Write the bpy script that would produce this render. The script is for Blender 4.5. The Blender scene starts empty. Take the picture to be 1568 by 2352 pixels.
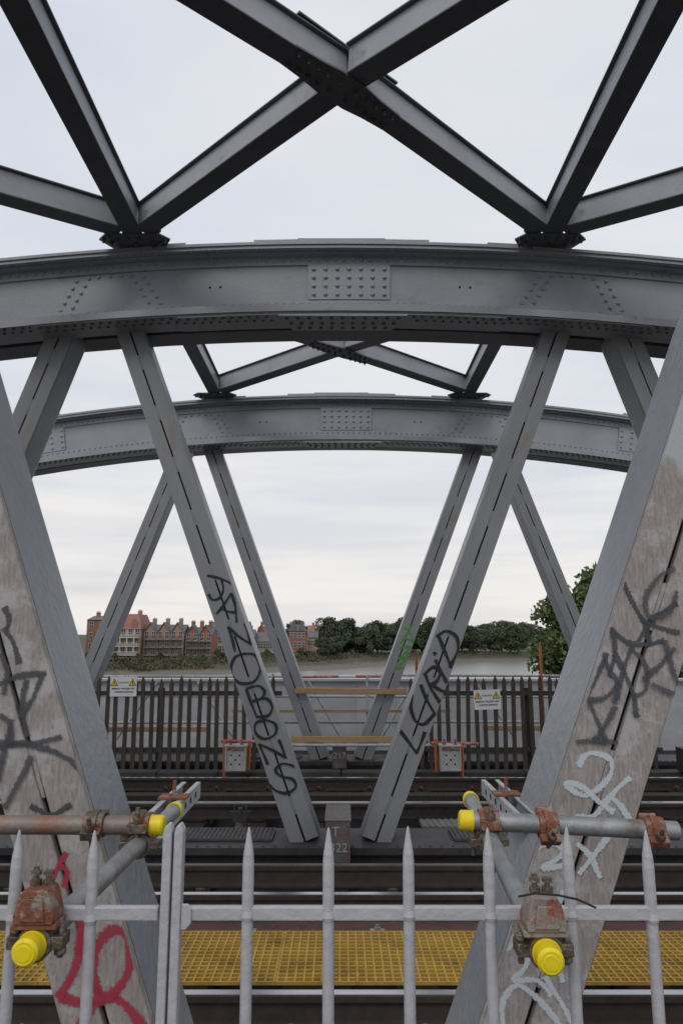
import bpy, math, random
from mathutils import Vector, Matrix, noise
random.seed(7)
scene = bpy.context.scene
EYE = 1.82
# ------------------------------------------------------------------ materials
def new_mat(name):
    m = bpy.data.materials.new(name); m.use_nodes = True
    nt = m.node_tree
    return m, nt, nt.nodes["Principled BSDF"]

def surf(name, c1, c2=None, rough=0.6, scale=3.0, metal=0.0, bump=0.0, bscale=60.0, stretch=(1,1,1),
         c3=None, c3lim=(0.6,0.7), c3scale=2.0, detail=6, spec=0.4):
    m, nt, b = new_mat(name)
    N, L = nt.nodes, nt.links
    c2 = c2 or tuple(x*0.8 for x in c1)
    geo = N.new("ShaderNodeTexCoord")
    mp = N.new("ShaderNodeMapping"); mp.inputs["Scale"].default_value = stretch
    L.new(geo.outputs["Object"], mp.inputs["Vector"])
    n = N.new("ShaderNodeTexNoise"); n.inputs["Scale"].default_value = scale; n.inputs["Detail"].default_value = detail
    n.inputs["Roughness"].default_value = 0.62
    L.new(mp.outputs[0], n.inputs["Vector"])
    r = N.new("ShaderNodeValToRGB")
    r.color_ramp.elements[0].position = 0.3; r.color_ramp.elements[1].position = 0.7
    r.color_ramp.elements[0].color = (*c2, 1); r.color_ramp.elements[1].color = (*c1, 1)
    L.new(n.outputs["Fac"], r.inputs[0])
    out = r.outputs[0]
    if c3:
        n3 = N.new("ShaderNodeTexNoise"); n3.inputs["Scale"].default_value = c3scale; n3.inputs["Detail"].default_value = 9
        n3.inputs["Roughness"].default_value = 0.7
        L.new(mp.outputs[0], n3.inputs["Vector"])
        r3 = N.new("ShaderNodeValToRGB")
        r3.color_ramp.elements[0].position = c3lim[0]; r3.color_ramp.elements[1].position = c3lim[1]
        L.new(n3.outputs["Fac"], r3.inputs[0])
        mx = N.new("ShaderNodeMixRGB"); mx.inputs[2].default_value = (*c3, 1)
        L.new(r3.outputs[0], mx.inputs[0]); L.new(out, mx.inputs[1]); out = mx.outputs[0]
    L.new(out, b.inputs["Base Color"])
    b.inputs["Roughness"].default_value = rough
    b.inputs["Metallic"].default_value = metal
    b.inputs["Specular IOR Level"].default_value = spec
    if bump > 0:
        nb = N.new("ShaderNodeTexNoise"); nb.inputs["Scale"].default_value = bscale; nb.inputs["Detail"].default_value = 4
        L.new(mp.outputs[0], nb.inputs["Vector"])
        bp = N.new("ShaderNodeBump"); bp.inputs["Strength"].default_value = bump; bp.inputs["Distance"].default_value = 0.01
        L.new(nb.outputs["Fac"], bp.inputs["Height"]); L.new(bp.outputs[0], b.inputs["Normal"])
    return m

PAINT = surf("bridge_paint", (0.325,0.34,0.365), (0.255,0.27,0.295), 0.42, 1.3, bump=0.25, bscale=35,
             c3=(0.19,0.175,0.16), c3lim=(0.58,0.80), c3scale=3.5)
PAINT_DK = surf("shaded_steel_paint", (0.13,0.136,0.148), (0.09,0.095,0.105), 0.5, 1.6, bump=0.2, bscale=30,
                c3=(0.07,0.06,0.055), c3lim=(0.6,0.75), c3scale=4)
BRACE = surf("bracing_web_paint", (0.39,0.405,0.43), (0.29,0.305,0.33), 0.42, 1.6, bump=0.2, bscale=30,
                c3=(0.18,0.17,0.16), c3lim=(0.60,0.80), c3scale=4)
BRACEF = surf("shaded_flange_paint", (0.12,0.126,0.138), (0.08,0.084,0.094), 0.45, 1.6, bump=0.2, bscale=30,
                c3=(0.06,0.055,0.05), c3lim=(0.6,0.78), c3scale=4)  # web paint darkened: underside shade of flanges and plates put into the colour
BOLTM = surf("dark_bolt_steel", (0.17,0.165,0.16), (0.09,0.085,0.08), 0.45, 20, metal=0.3)
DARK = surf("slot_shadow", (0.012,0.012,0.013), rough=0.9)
FENCEW = surf("fence_paint", (0.42,0.42,0.445), (0.37,0.37,0.395), 0.38, 5, bump=0.35, bscale=45,
              c3=(0.26,0.24,0.23), c3lim=(0.68,0.78), c3scale=10)
GALV = surf("galvanised_steel", (0.36,0.37,0.38), (0.20,0.21,0.22), 0.45, 14, metal=0.5, bump=0.2,
            c3=(0.17,0.12,0.09), c3lim=(0.56,0.70), c3scale=9)
GALVL = surf("dull_zinc_plate", (0.46,0.47,0.48), (0.32,0.33,0.34), 0.55, 10, bump=0.2,
            c3=(0.25,0.2,0.17), c3lim=(0.58,0.72), c3scale=9)
RUSTTUBE = surf("rusted_tube_steel", (0.27,0.235,0.21), (0.17,0.14,0.12), 0.55, 12, metal=0.3, bump=0.3,
                c3=(0.23,0.11,0.065), c3lim=(0.50,0.68), c3scale=6)
RUST = surf("orange_rust_steel", (0.27,0.085,0.04), (0.13,0.055,0.035), 0.7, 30, bump=0.6, bscale=90,
            c3=(0.24,0.22,0.19), c3lim=(0.5,0.58), c3scale=22)
BRASS = surf("grimy_clamp_steel", (0.22,0.19,0.15), (0.08,0.065,0.05), 0.45, 40, metal=0.5, bump=0.5, bscale=90,
             c3=(0.2,0.07,0.035), c3lim=(0.52,0.6), c3scale=25)
YELLOW = surf("yellow_plastic", (0.78,0.62,0.015), (0.70,0.54,0.012), 0.4, 12, bump=0.15, bscale=30, c3=(0.4,0.3,0.06), c3lim=(0.64,0.8), c3scale=20)
RAILS = surf("rail_steel_side", (0.055,0.042,0.036), (0.03,0.025,0.022), 0.75, 12, bump=0.3)
SHINY = surf("worn_rail_head", (0.55,0.55,0.56), (0.42,0.42,0.43), 0.25, 20, metal=0.9, stretch=(0.2,4,1))
DECKM = surf("oily_deck_steel", (0.028,0.026,0.025), (0.015,0.014,0.014), 0.8, 3, bump=0.4, bscale=20)
SLEEPM = surf("creosoted_timber", (0.05,0.042,0.036), (0.022,0.019,0.017), 0.85, 8, bump=0.6, bscale=18, stretch=(6,0.6,1))
RUSTBAND = surf("rusty_plate", (0.11,0.055,0.04), (0.05,0.03,0.025), 0.8, 6, bump=0.3)
GRATM = surf("yellow_grating_resin", (0.50,0.32,0.055), (0.36,0.22,0.04), 0.65, 4, bump=0.2,
             c3=(0.16,0.10,0.04), c3lim=(0.5,0.7), c3scale=3)
GRATDK = surf("dark_grating_steel", (0.10,0.10,0.10), (0.05,0.05,0.05), 0.6, 8)
CHORDM = surf("bottom_chord_paint", (0.065,0.066,0.07), (0.03,0.03,0.032), 0.6, 4, bump=0.3,
              c3=(0.06,0.038,0.028), c3lim=(0.5,0.65), c3scale=5)
PICKET = surf("weathered_picket_timber", (0.082,0.067,0.055), (0.035,0.030,0.026), 0.85, 6, bump=0.5, bscale=25, stretch=(3,3,0.5))
PLANK = surf("scaffold_board_timber", (0.46,0.31,0.16), (0.32,0.20,0.10), 0.7, 6, bump=0.3, stretch=(0.5,4,6))
ORANGE = surf("orange_painted_tube", (0.58,0.16,0.045), (0.36,0.10,0.04), 0.6, 10, c3=(0.2,0.12,0.09), c3lim=(0.5,0.68), c3scale=8)
PINK = surf("red_pink_tube", (0.48,0.09,0.12), (0.33,0.07,0.09), 0.6, 10, c3=(0.45,0.3,0.3), c3lim=(0.5,0.65), c3scale=8)
WHITE = surf("white_board", (0.72,0.73,0.76), (0.66,0.67,0.7), 0.5, 3)
BLACKM = surf("black_ink", (0.015,0.015,0.016), rough=0.6)
CHALK = surf("white_marker_paint", (0.42,0.42,0.43), (0.25,0.25,0.26), 0.7, 60)
SIGNY = surf("sign_yellow", (0.8,0.55,0.02), rough=0.5)
CONC = surf("grey_parapet", (0.50,0.51,0.53), (0.38,0.39,0.405), 0.8, 1.5, bump=0.2, stretch=(1,1,2))

def worn_face():
    m, nt, b = new_mat("worn_member_face"); N, L = nt.nodes, nt.links
    g = N.new("ShaderNodeNewGeometry"); s = N.new("ShaderNodeSeparateXYZ"); L.new(g.outputs["Position"], s.inputs[0])
    n0 = N.new("ShaderNodeTexNoise"); n0.inputs["Scale"].default_value = 5; L.new(g.outputs["Position"], n0.inputs["Vector"])
    md = N.new("ShaderNodeMath"); md.operation = 'MULTIPLY_ADD'; md.inputs[1].default_value = 0.35
    L.new(n0.outputs["Fac"], md.inputs[0]); L.new(s.outputs["Z"], md.inputs[2])
    mr = N.new("ShaderNodeMapRange"); mr.inputs[1].default_value = 2.56; mr.inputs[2].default_value = 2.60
    L.new(md.outputs[0], mr.inputs[0])
    mp = N.new("ShaderNodeMapping"); mp.inputs["Scale"].default_value = (40,40,7); L.new(g.outputs["Position"], mp.inputs[0])
    n1 = N.new("ShaderNodeTexNoise"); n1.inputs["Scale"].default_value = 2.2; n1.inputs["Detail"].default_value = 8; n1.inputs["Roughness"].default_value = 0.75; L.new(mp.outputs[0], n1.inputs[0])
    r1 = N.new("ShaderNodeValToRGB"); r1.color_ramp.elements[0].position = 0.32; r1.color_ramp.elements[1].position = 0.66
    r1.color_ramp.elements[0].color = (0.18,0.157,0.148,1); r1.color_ramp.elements[1].color = (0.35,0.32,0.305,1)
    L.new(n1.outputs["Fac"], r1.inputs[0])
    n2 = N.new("ShaderNodeTexNoise"); n2.inputs["Scale"].default_value = 5; n2.inputs["Detail"].default_value = 12; n2.inputs["Roughness"].default_value = 0.8; L.new(g.outputs["Position"], n2.inputs[0])
    r2 = N.new("ShaderNodeValToRGB"); r2.color_ramp.elements[0].position = 0.5; r2.color_ramp.elements[1].position = 0.58
    L.new(n2.outputs["Fac"], r2.inputs[0])
    ms = N.new("ShaderNodeMath"); ms.operation='MULTIPLY'; ms.inputs[1].default_value=0.6; L.new(r2.outputs[0], ms.inputs[0])
    mx0 = N.new("ShaderNodeMixRGB"); mx0.inputs[2].default_value = (0.43,0.42,0.43,1)
    L.new(ms.outputs[0], mx0.inputs[0]); L.new(r1.outputs[0], mx0.inputs[1])
    mx = N.new("ShaderNodeMixRGB"); mx.inputs[2].default_value = (0.38,0.39,0.41,1)
    L.new(mr.outputs[0], mx.inputs[0]); L.new(mx0.outputs[0], mx.inputs[1]); L.new(mx.outputs[0], b.inputs["Base Color"])
    bp = N.new("ShaderNodeBump"); bp.inputs["Strength"].default_value = 0.6; bp.inputs["Distance"].default_value = 0.006
    L.new(n1.outputs["Fac"], bp.inputs["Height"]); L.new(bp.outputs[0], b.inputs["Normal"])
    b.inputs["Roughness"].default_value = 0.75
    return m
WORN = worn_face()
LEGSIDE = surf("member_side_paint", (0.255,0.27,0.30), (0.205,0.22,0.245), 0.40, 2.0, bump=0.5, bscale=28,
               c3=(0.32,0.335,0.36), c3lim=(0.60,0.78), c3scale=6)
MEMBER = surf("member_face_paint", (0.275,0.285,0.30), (0.21,0.22,0.235), 0.5, 1.6, bump=0.3, bscale=30, stretch=(2,2,0.7),
              c3=(0.25,0.19,0.145), c3lim=(0.55,0.74), c3scale=3.0)

def spray(name, col, dens=1.0, ragged=0.35):
    m, nt, b = new_mat(name); N, L = nt.nodes, nt.links
    b.inputs["Base Color"].default_value = (*col, 1); b.inputs["Roughness"].default_value = 0.6
    uv = N.new("ShaderNodeTexCoord"); s = N.new("ShaderNodeSeparateXYZ"); L.new(uv.outputs["UV"], s.inputs[0])
    a = N.new("ShaderNodeMath"); a.operation='SUBTRACT'; a.inputs[1].default_value=0.5; L.new(s.outputs["Y"], a.inputs[0])
    ab = N.new("ShaderNodeMath"); ab.operation='ABSOLUTE'; L.new(a.outputs[0], ab.inputs[0])
    n = N.new("ShaderNodeTexNoise"); n.inputs["Scale"].default_value=120; n.inputs["Detail"].default_value=4
    g = N.new("ShaderNodeNewGeometry"); L.new(g.outputs["Position"], n.inputs["Vector"])
    ad = N.new("ShaderNodeMath"); ad.operation='MULTIPLY_ADD'; ad.inputs[1].default_value=ragged; L.new(n.outputs["Fac"], ad.inputs[0]); L.new(ab.outputs[0], ad.inputs[2])
    mr = N.new("ShaderNodeMapRange"); mr.inputs[1].default_value=0.32+ragged*0.45; mr.inputs[2].default_value=0.50+ragged*0.5-0.04
    mr.inputs[3].default_value=dens; mr.inputs[4].default_value=0.0
    L.new(ad.outputs[0], mr.inputs[0]); L.new(mr.outputs[0], b.inputs["Alpha"])
    return m
SP_BLACK = spray("black_spray_paint", (0.012,0.012,0.014), 1.0, 0.1)
SP_GREY = spray("faded_dark_spray_paint", (0.05,0.055,0.065), 0.8, 0.9)
SP_WHITE = spray("pale_spray_paint", (0.54,0.59,0.63), 0.8, 0.7)
SP_RED = spray("red_spray_paint", (0.36,0.03,0.06), 0.82, 0.7)
SP_GREEN = spray("green_spray_paint", (0.06,0.30,0.03), 1.0, 0.2)

# ------------------------------------------------------------------ mesh builder
class MB:
    def __init__(s): s.v=[]; s.f=[]; s.m=[]
    def add(s, vs, fs, mi=0):
        o=len(s.v); s.v += [tuple(p) for p in vs]
        for f in fs: s.f.append([i+o for i in f]); s.m.append(mi)
    def box(s, x0,x1,y0,y1,z0,z1, mi=0, M=None):
        vs=[Vector((x,y,z)) for z in (z0,z1) for y in (y0,y1) for x in (x0,x1)]
        if M: vs=[M@p for p in vs]
        s.add(vs, [(0,2,3,1),(4,5,7,6),(0,1,5,4),(2,6,7,3),(0,4,6,2),(1,3,7,5)], mi)
    def cyl(s, p0,p1,r0,r1=None,seg=12,mi=0,caps=True):
        p0=Vector(p0); p1=Vector(p1); r1=r0 if r1 is None else r1
        d=(p1-p0).normalized(); a=Vector((0,0,1)) if abs(d.z)<.9 else Vector((1,0,0))
        u=d.cross(a).normalized(); w=d.cross(u)
        vs=[]
        for p,r in((p0,r0),(p1,r1)):
            for i in range(seg):
                t=2*math.pi*i/seg; vs.append(p+u*(r*math.cos(t))+w*(r*math.sin(t)))
        fs=[(i,(i+1)%seg,seg+(i+1)%seg,seg+i) for i in range(seg)]
        if caps: fs += [tuple(reversed(range(seg))), tuple(range(seg,2*seg))]
        s.add(vs,fs,mi)
    def tube_ring(s, p0,p1,ri,ro,seg=16,mi=0):
        p0=Vector(p0); p1=Vector(p1); d=(p1-p0).normalized(); a=Vector((0,0,1)) if abs(d.z)<.9 else Vector((1,0,0))
        u=d.cross(a).normalized(); w=d.cross(u); vs=[]
        for p,r in((p0,ro),(p1,ro),(p1,ri),(p0,ri)):
            for i in range(seg):
                t=2*math.pi*i/seg; vs.append(p+u*(r*math.cos(t))+w*(r*math.sin(t)))
        fs=[]
        for k in range(4):
            for i in range(seg):
                fs.append((k*seg+i,k*seg+(i+1)%seg,((k+1)%4)*seg+(i+1)%seg,((k+1)%4)*seg+i))
        s.add(vs,fs,mi)
    def rivet(s, p, n, r, mi=0, seg=8):
        p=Vector(p); n=Vector(n).normalized(); a=Vector((0,0,1)) if abs(n.z)<.9 else Vector((1,0,0))
        u=n.cross(a).normalized(); w=n.cross(u); vs=[]
        for (rr,h) in ((1,0),(.85,.45),(.5,.75)):
            for i in range(seg):
                t=2*math.pi*i/seg; vs.append(p+(u*math.cos(t)+w*math.sin(t))*r*rr+n*r*h)
        vs.append(p+n*r*.85); fs=[]
        for k in range(2):
            for i in range(seg): fs.append((k*seg+i,k*seg+(i+1)%seg,(k+1)*seg+(i+1)%seg,(k+1)*seg+i))
        for i in range(seg): fs.append((2*seg+i,2*seg+(i+1)%seg,3*seg))
        s.add(vs,fs,mi)
    def prism(s, pts, a, b, axis='y', mi=0):
        n=len(pts); vs=[]
        for t in (a,b):
            for (x,z) in pts: vs.append((x,t,z) if axis=='y' else ((t,x,z) if axis=='x' else (x,z,t)))
        fs=[(i,(i+1)%n,n+(i+1)%n,n+i) for i in range(n)]+[tuple(reversed(range(n))),tuple(range(n,2*n))]
        s.add(vs,fs,mi)
    def mesh(s, name, mats, smooth=False, recalc=True):
        me=bpy.data.meshes.new(name); me.from_pydata(s.v,[],s.f)
        for m in mats: me.materials.append(m)
        me.polygons.foreach_set("material_index", s.m)
        if recalc:
            import bmesh
            bm=bmesh.new(); bm.from_mesh(me); bmesh.ops.recalc_face_normals(bm, faces=bm.faces); bm.to_mesh(me); bm.free()
        if smooth:
            me.polygons.foreach_set("use_smooth",[True]*len(me.polygons))
            try: me.set_sharp_from_angle(angle=math.radians(40))
            except Exception: pass
        me.update(); return me

def link(o): scene.collection.objects.link(o); return o
def obj(name, data, parent=None, loc=(0,0,0), rot=(0,0,0), label=None, category=None, group=None, kind=None):
    o=bpy.data.objects.new(name, data); o.location=loc; o.rotation_euler=rot
    if parent: o.parent=parent
    if label: o["label"]=label
    if category: o["category"]=category
    if group: o["group"]=group
    if kind: o["kind"]=kind
    return link(o)
def bevel(o, w, seg=2, ang=35):
    b=o.modifiers.new("bevel",'BEVEL'); b.width=w; b.segments=seg; b.limit_method='ANGLE'; b.angle_limit=math.radians(ang)
def copy_thing(src, loc, rot=None):
    n=src.copy(); n.location=loc
    if rot is not None: n.rotation_euler=rot
    link(n)
    for c in src.children:
        k=c.copy(); k.parent=n; k.matrix_parent_inverse=c.matrix_parent_inverse; link(k)
        for c2 in c.children:
            k2=c2.copy(); k2.parent=k; link(k2)
    return n
def text_obj(txt, size, name, parent, loc, rot, mat, align='CENTER', bold=0.0):
    cu=bpy.data.curves.new(name,'FONT'); cu.body=txt; cu.size=size; cu.align_x=align; cu.align_y='CENTER'; cu.extrude=0.0008; cu.space_line=1.1; cu.offset=bold
    t=bpy.data.objects.new("tmp",cu); link(t); bpy.context.view_layer.update()
    me=bpy.data.meshes.new_from_object(t.evaluated_get(bpy.context.evaluated_depsgraph_get()))
    bpy.data.objects.remove(t); me.materials.clear(); me.materials.append(mat)
    return obj(name, me, parent, loc, rot)

# ------------------------------------------------------------------ trusses
R=31.5; TOP=5.87
def arcpt(x, z, y):
    a=x/R; rr=R+z
    return (rr*math.sin(a), y, TOP-R+rr*math.cos(a))
def sweep(mb, x0,x1,y0,y1,z0,z1,mi=0,step=0.5):
    n=max(1,int(abs(x1-x0)/step)); vs=[]
    for i in range(n+1):
        x=x0+(x1-x0)*i/n
        vs += [arcpt(x,z0,y0),arcpt(x,z0,y1),arcpt(x,z1,y1),arcpt(x,z1,y0)]
    fs=[(0,1,2,3),(4*n+3,4*n+2,4*n+1,4*n)]
    for i in range(n):
        for k in range(4):
            fs.append((4*i+k,4*i+4+k,4*i+4+(k+1)%4,4*i+(k+1)%4))
    mb.add(vs,fs,mi)
def build_arch():
    mb=MB(); A=11; Q=.085
    sweep(mb,-A,A,-.42,.42,-.030,0)
    sweep(mb,-A,A,-.405,.405,-.065,-.031)
    for (a,b,h) in ((-1.95,-1.6,.022),(-.9,.9,.026),(1.5,1.9,.022),(-5.6,-4.7,.03),(4.7,5.6,.03)):
        sweep(mb,a,b,-.415,.40,0.001,h)
    for (a,b,h) in ((-.45,.45,.045),):
        sweep(mb,a,b,-.40,.38,0.0265,h)
    sweep(mb,-A,A,-.268,-.25,-.18,-.067)
    sweep(mb,-A,A,-.345,-.269,-.085,-.067)
    sweep(mb,-A,A,-.25,-.232,-.64-Q,-.067)
    sweep(mb,-A,A,.30,.32,-.62-Q,-.067)
    sweep(mb,-A,A,-.268,-.25,-.64-Q,-.575)
    sweep(mb,-A,A,-.45,-.06,-.69-Q,-.64-Q)
    sweep(mb,-A,A,-.462,-.452,-.70-Q,-.625-Q)
    sweep(mb,-3.2,3.2,-.445,-.10,-.712-Q,-.691-Q)
    sweep(mb,-1.7,1.7,-.44,-.11,-.728-Q,-.7125-Q)
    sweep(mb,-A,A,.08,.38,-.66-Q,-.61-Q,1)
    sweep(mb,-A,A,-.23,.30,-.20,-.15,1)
    for cx in (0.08,-5.0,5.0):
        w=.43 if cx==0.08 else .3
        sweep(mb,cx-w,cx+w,-.276,-.2505,-.572,-.182,0,0.2)
        nc=7 if cx==0.08 else 4
        for i in range(nc):
            for j in range(4):
                x=cx-w*.86+2*w*.86*i/(nc-1)
                mb.rivet(arcpt(x,-.235-.094*j,-.276),(0,-1,0),.024)
    vs=[]
    for z in (-.748-Q,-.7285-Q):
        for (x,y) in ((-.65,-.455),(.68,-.455),(.54,-.10),(-.52,-.10)): vs.append(arcpt(x,z,y))
    mb.add(vs,[(0,1,2,3),(4,5,6,7),(0,1,5,4),(1,2,6,5),(2,3,7,6),(3,0,4,7)])
    for row,(y,n,w) in enumerate(((-.40,11,.58),(-.28,11,.54),(-.17,9,.46))):
        for i in range(n): mb.rivet(arcpt(.01-w+2*w*i/(n-1),-.748-Q,y),(0,0,-1),.024,3)
    n=int(2*A/.09)
    for i in range(n):
        x=-A+.05+i*.09
        mb.rivet(arcpt(x,-.13,-.268),(0,-1,0),.0195)
        mb.rivet(arcpt(x,-.612,-.268),(0,-1,0),.0165)
        if abs(x)>.72:
            zb=(-.69 if abs(x)>3.2 else (-.712 if abs(x)>1.7 else -.728))-Q
            mb.rivet(arcpt(x,zb,-.40),(0,0,-1),.021,3); mb.rivet(arcpt(x+.045,zb,-.31),(0,0,-1),.019,3)
        mb.rivet(arcpt(x+.04,-.065,-.375),(0,0,-1),.017)
    for cx in (-2.43,2.43,-7.2,7.2):
        for sgn in (-1,1):
            for j in range(5):
                for k in range(2):
                    x=cx+sgn*(.10+.045*j+.13*k); z=-.22-.078*j-.02*k
                    mb.rivet(arcpt(x+ sgn*.12,z,-.25),(0,-1,0),.022)
        for k in range(3): mb.rivet(arcpt(cx-.12+.12*k,-.215,-.25),(0,-1,0),.022)
    for cx in (-1.33,1.30):
        for d in (-.055,.055):
            p=arcpt(cx+d,-.40,-.2515); mb.cyl(p,(p[0],p[1]+.001,p[2]),.013,seg=10,mi=2)
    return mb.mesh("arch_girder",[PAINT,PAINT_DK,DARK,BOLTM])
ARCH=build_arch()

def build_leg(L, W, DEP, front):
    mb=MB()
    h=W/2; r=.115; y0=.03; y1=DEP; pts=[(-h,y0),(h,y0)]
    for i in range(9):
        t=math.pi/2*i/8; pts.append((h-r+r*math.cos(t), y1-r+r*math.sin(t)))
    for i in range(9):
        t=math.pi/2+math.pi/2*i/8; pts.append((-h+r+r*math.cos(t), y1-r+r*math.sin(t)))
    n=len(pts); vs=[(x,y,z) for z in (0,L) for (x,y) in pts]
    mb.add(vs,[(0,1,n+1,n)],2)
    mb.add(vs,[(i,(i+1)%n,n+(i+1)%n,n+i) for i in range(1,n)]+[tuple(range(n)),tuple(range(n,2*n))],1)
    g=.008
    mb.box(-h,-g,0,.0295,0,L,0); mb.box(g,h,0,.0295,0,L,0)
    z=.25
    while z<L:
        mb.box(-g+.0003,g-.0003,.0015,.028,z,min(z+.17,L),0); z+=.58
    return mb.mesh("diagonal_member",[front,LEGSIDE,DARK],smooth=True)

LEGPARTS={}
def add_leg(truss, key, xb, xt, zb, zt, cy, front=MEMBER, label=None, W=.275):
    dx=xt-xb; dz=zt-zb; a=math.atan2(dx,dz); L=math.hypot(dx,dz)
    o=obj("diagonal_member", build_leg(L,W,.45,front), truss, (xb,-.15,zb), (0,a,0), label=label)
    bevel(o,.003,1)
    LEGPARTS[key]=(o,xb,zb,a,cy-.15,W)
    return o

def stroke_mesh(key, strokes, ax, az, cx, cy_, sx, sz, width, mat, name):
    """spray strokes drawn on a member's front face. Pairs (x,y) in drawing units around (cx,cy_), scaled to metres"""
    leg,xb,zb,a,yf,W=LEGPARTS[key]
    vs=[];fs=[];uvs=[]
    for si,st in enumerate(strokes):
        pts=[Vector((ax+(p[0]-cx)*sx, az-(p[1]-cy_)*sz)) for p in st]
        sm=[]
        n=len(pts)
        for i in range(n-1):
            p0=pts[max(i-1,0)];p1=pts[i];p2=pts[i+1];p3=pts[min(i+2,n-1)]
            for k in range(8):
                t=k/8
                sm.append(.5*((2*p1)+(p2-p0)*t+(2*p0-5*p1+4*p2-p3)*t*t+(3*p1-p0-3*p2+p3)*t**3))
        sm.append(pts[-1])
        if (sm[-1]-sm[-2]).length>1e-6:
            sm.append(sm[-1]+(sm[-1]-sm[-2]).normalized()*width*.3)
        loc=[]
        for p in sm:
            d=Vector((p.x-xb, p.y-zb))
            loc.append(Vector((d.x*math.cos(a)-d.y*math.sin(a), d.x*math.sin(a)+d.y*math.cos(a))))
        base=len(vs)
        for i,p in enumerate(loc):
            t=(loc[min(i+1,len(loc)-1)]-loc[max(i-1,0)])
            if t.length<1e-7: t=Vector((1,0))
            t.normalize(); nn=Vector((-t.y,t.x))
            w=width*.5*(1+.22*math.sin(i*.37+si*2.1))
            off=-.0012-.0007*si-.00004*i
            for sg in (-1,1):
                q=p+nn*w*sg
                q.x=max(-W/2+.002,min(W/2-.002,q.x))
                vs.append((q.x,off,q.y)); uvs.append((i/len(loc),0 if sg<0 else 1))
        for i in range(len(loc)-1):
            b=base+2*i
            if abs(loc[i].x)>W/2+.01 and abs(loc[i+1].x)>W/2+.01: continue
            fs.append((b,b+1,b+3,b+2))
    me=bpy.data.meshes.new(name); me.from_pydata(vs,[],fs); me.materials.append(mat)
    ul=me.uv_layers.new(name="UVMap")
    for lp in me.loops: ul.data[lp.index].uv=uvs[lp.vertex_index]
    o=obj(name, me, leg, (0,0,0)); return o

def chord_mesh(full=True):
    mb=MB()
    mb.box(-12,12,-.27,.36,-.42,-.006,0)
    mb.box(-12,12,-.36,-.27,-.06,.0,0)
    mb.box(-12,12,-.36,-.27,-.42,-.38,0)
    for i in range(120):
        mb.rivet((-6+i*.1,-.27,-.12),(0,-1,0),.014)
        mb.rivet((-6+i*.1,-.32,.0),(0,0,1),.014)
    for cx in (-4.85,0,4.85):
        mb.prism([(cx-.62,-.4),(cx+.62,-.4),(cx+.5,-.02),(cx-.5,-.02)],-.285,-.2705)
    return mb.mesh("bottom_chord",[CHORDM])
CHORD=chord_mesh()
def grate_mesh(nx,ny,cell,h,t,frame=True):
    mb=MB(); X=nx*cell/2; Y=ny*cell
    for i in range(nx+1): mb.box(-X+i*cell-t/2,-X+i*cell+t/2,0,Y,-h,-.0006)
    for j in range(ny+1): mb.box(-X-t/2,X+t/2,j*cell-t/2,j*cell+t/2,-h,0)
    return mb
CHORDM2=surf("node_box_paint",(0.15,0.145,0.145),(0.08,0.076,0.074),0.6,5,bump=.3,c3=(0.12,0.07,0.05),c3lim=(.5,.66),c3scale=6)
def node_box(num, truss):
    mb=MB(); mb.box(-.105,.105,-.62,-.02,-.06,.285,0)
    mb.box(-.115,.115,-.63,-.01,.286,.298,0)
    for x in (-.085,.085):
        for z in (-.02,.25): mb.rivet((x,-.62,z),(0,-1,0),.010)
    o=obj("node_box", mb.mesh("node_box",[CHORDM2]), truss, (-.03,0,0)); bevel(o,.006,2)
    return o

specs={
 'near':(2.57,[('nl',-.466,-2.24),('nr',.30,2.20)]),
 'mid':(7.2,[('ml',-.335,-2.15),('mr',.315,2.19),('mlo',-4.55,-2.97),('mro',4.55,3.01)]),
 'far':(11.88,[('fl',-.335,-2.13),('fr',.33,2.18),('flo',-4.50,-2.75),('fro',4.50,2.78)])}
labels={'near':"grey steel truss with spray-painted diagonal members beside the footway",
        'mid':"grey riveted arch truss with black graffiti on its members",
        'far':"grey riveted arch truss standing beside the timber fence"}
for k,(cy,legs) in specs.items():
    T=obj("bridge_truss",None,None,(0,cy,0),label=labels[k],category="bridge truss",group="parallel bridge trusses")
    a=obj("arch_girder",ARCH,T)
    obj("bottom_chord",CHORD,T)
    for (key,xb,xt) in legs:
        zt=5.08; xtt=xb+(xt-xb)*(zt/4.85)
        if key in('nl','nr'):
            add_leg(T,key,xb,xtt,0,zt,cy,WORN,"grey member with worn taupe face and spray tags",W=.262)
        else: add_leg(T,key,xb,xtt,0,zt,cy,MEMBER)
    if k!='near':
        nb=node_box(k,T)
        if k=='mid':
            text_obj("T",.11,"painted_number",nb,(-.02,-.6315,.20),(math.pi/2,0,0),CHALK)
            text_obj("322",.105,"painted_number",nb,(.005,-.6315,.07),(math.pi/2,0,0),CHALK)
        else:
            text_obj("217",.13,"painted_number",nb,(0,-.6315,.12),(math.pi/2,0,0),CHALK)
        g=grate_mesh(24,9,.042,.02,.012).mesh("chord_grating",[GRATDK])
        for x in (-1.15,1.55 if k=='mid' else 1.2):
            obj("chord_grating",g,T,(x,-.12,.022))
nb=MB(); nb.box(-.11,.11,-.15,.15,0,.34); 
P=obj("node_box",nb.mesh("node_box",[CHORDM]),None,(5.05,10.95,-.06),label="small grey steel box with painted number 214",category="equipment box")
bevel(P,.006,2)
text_obj("214",.12,"painted_number",P,(0,-.1515,.2),(math.pi/2,0,0),CHALK)

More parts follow.
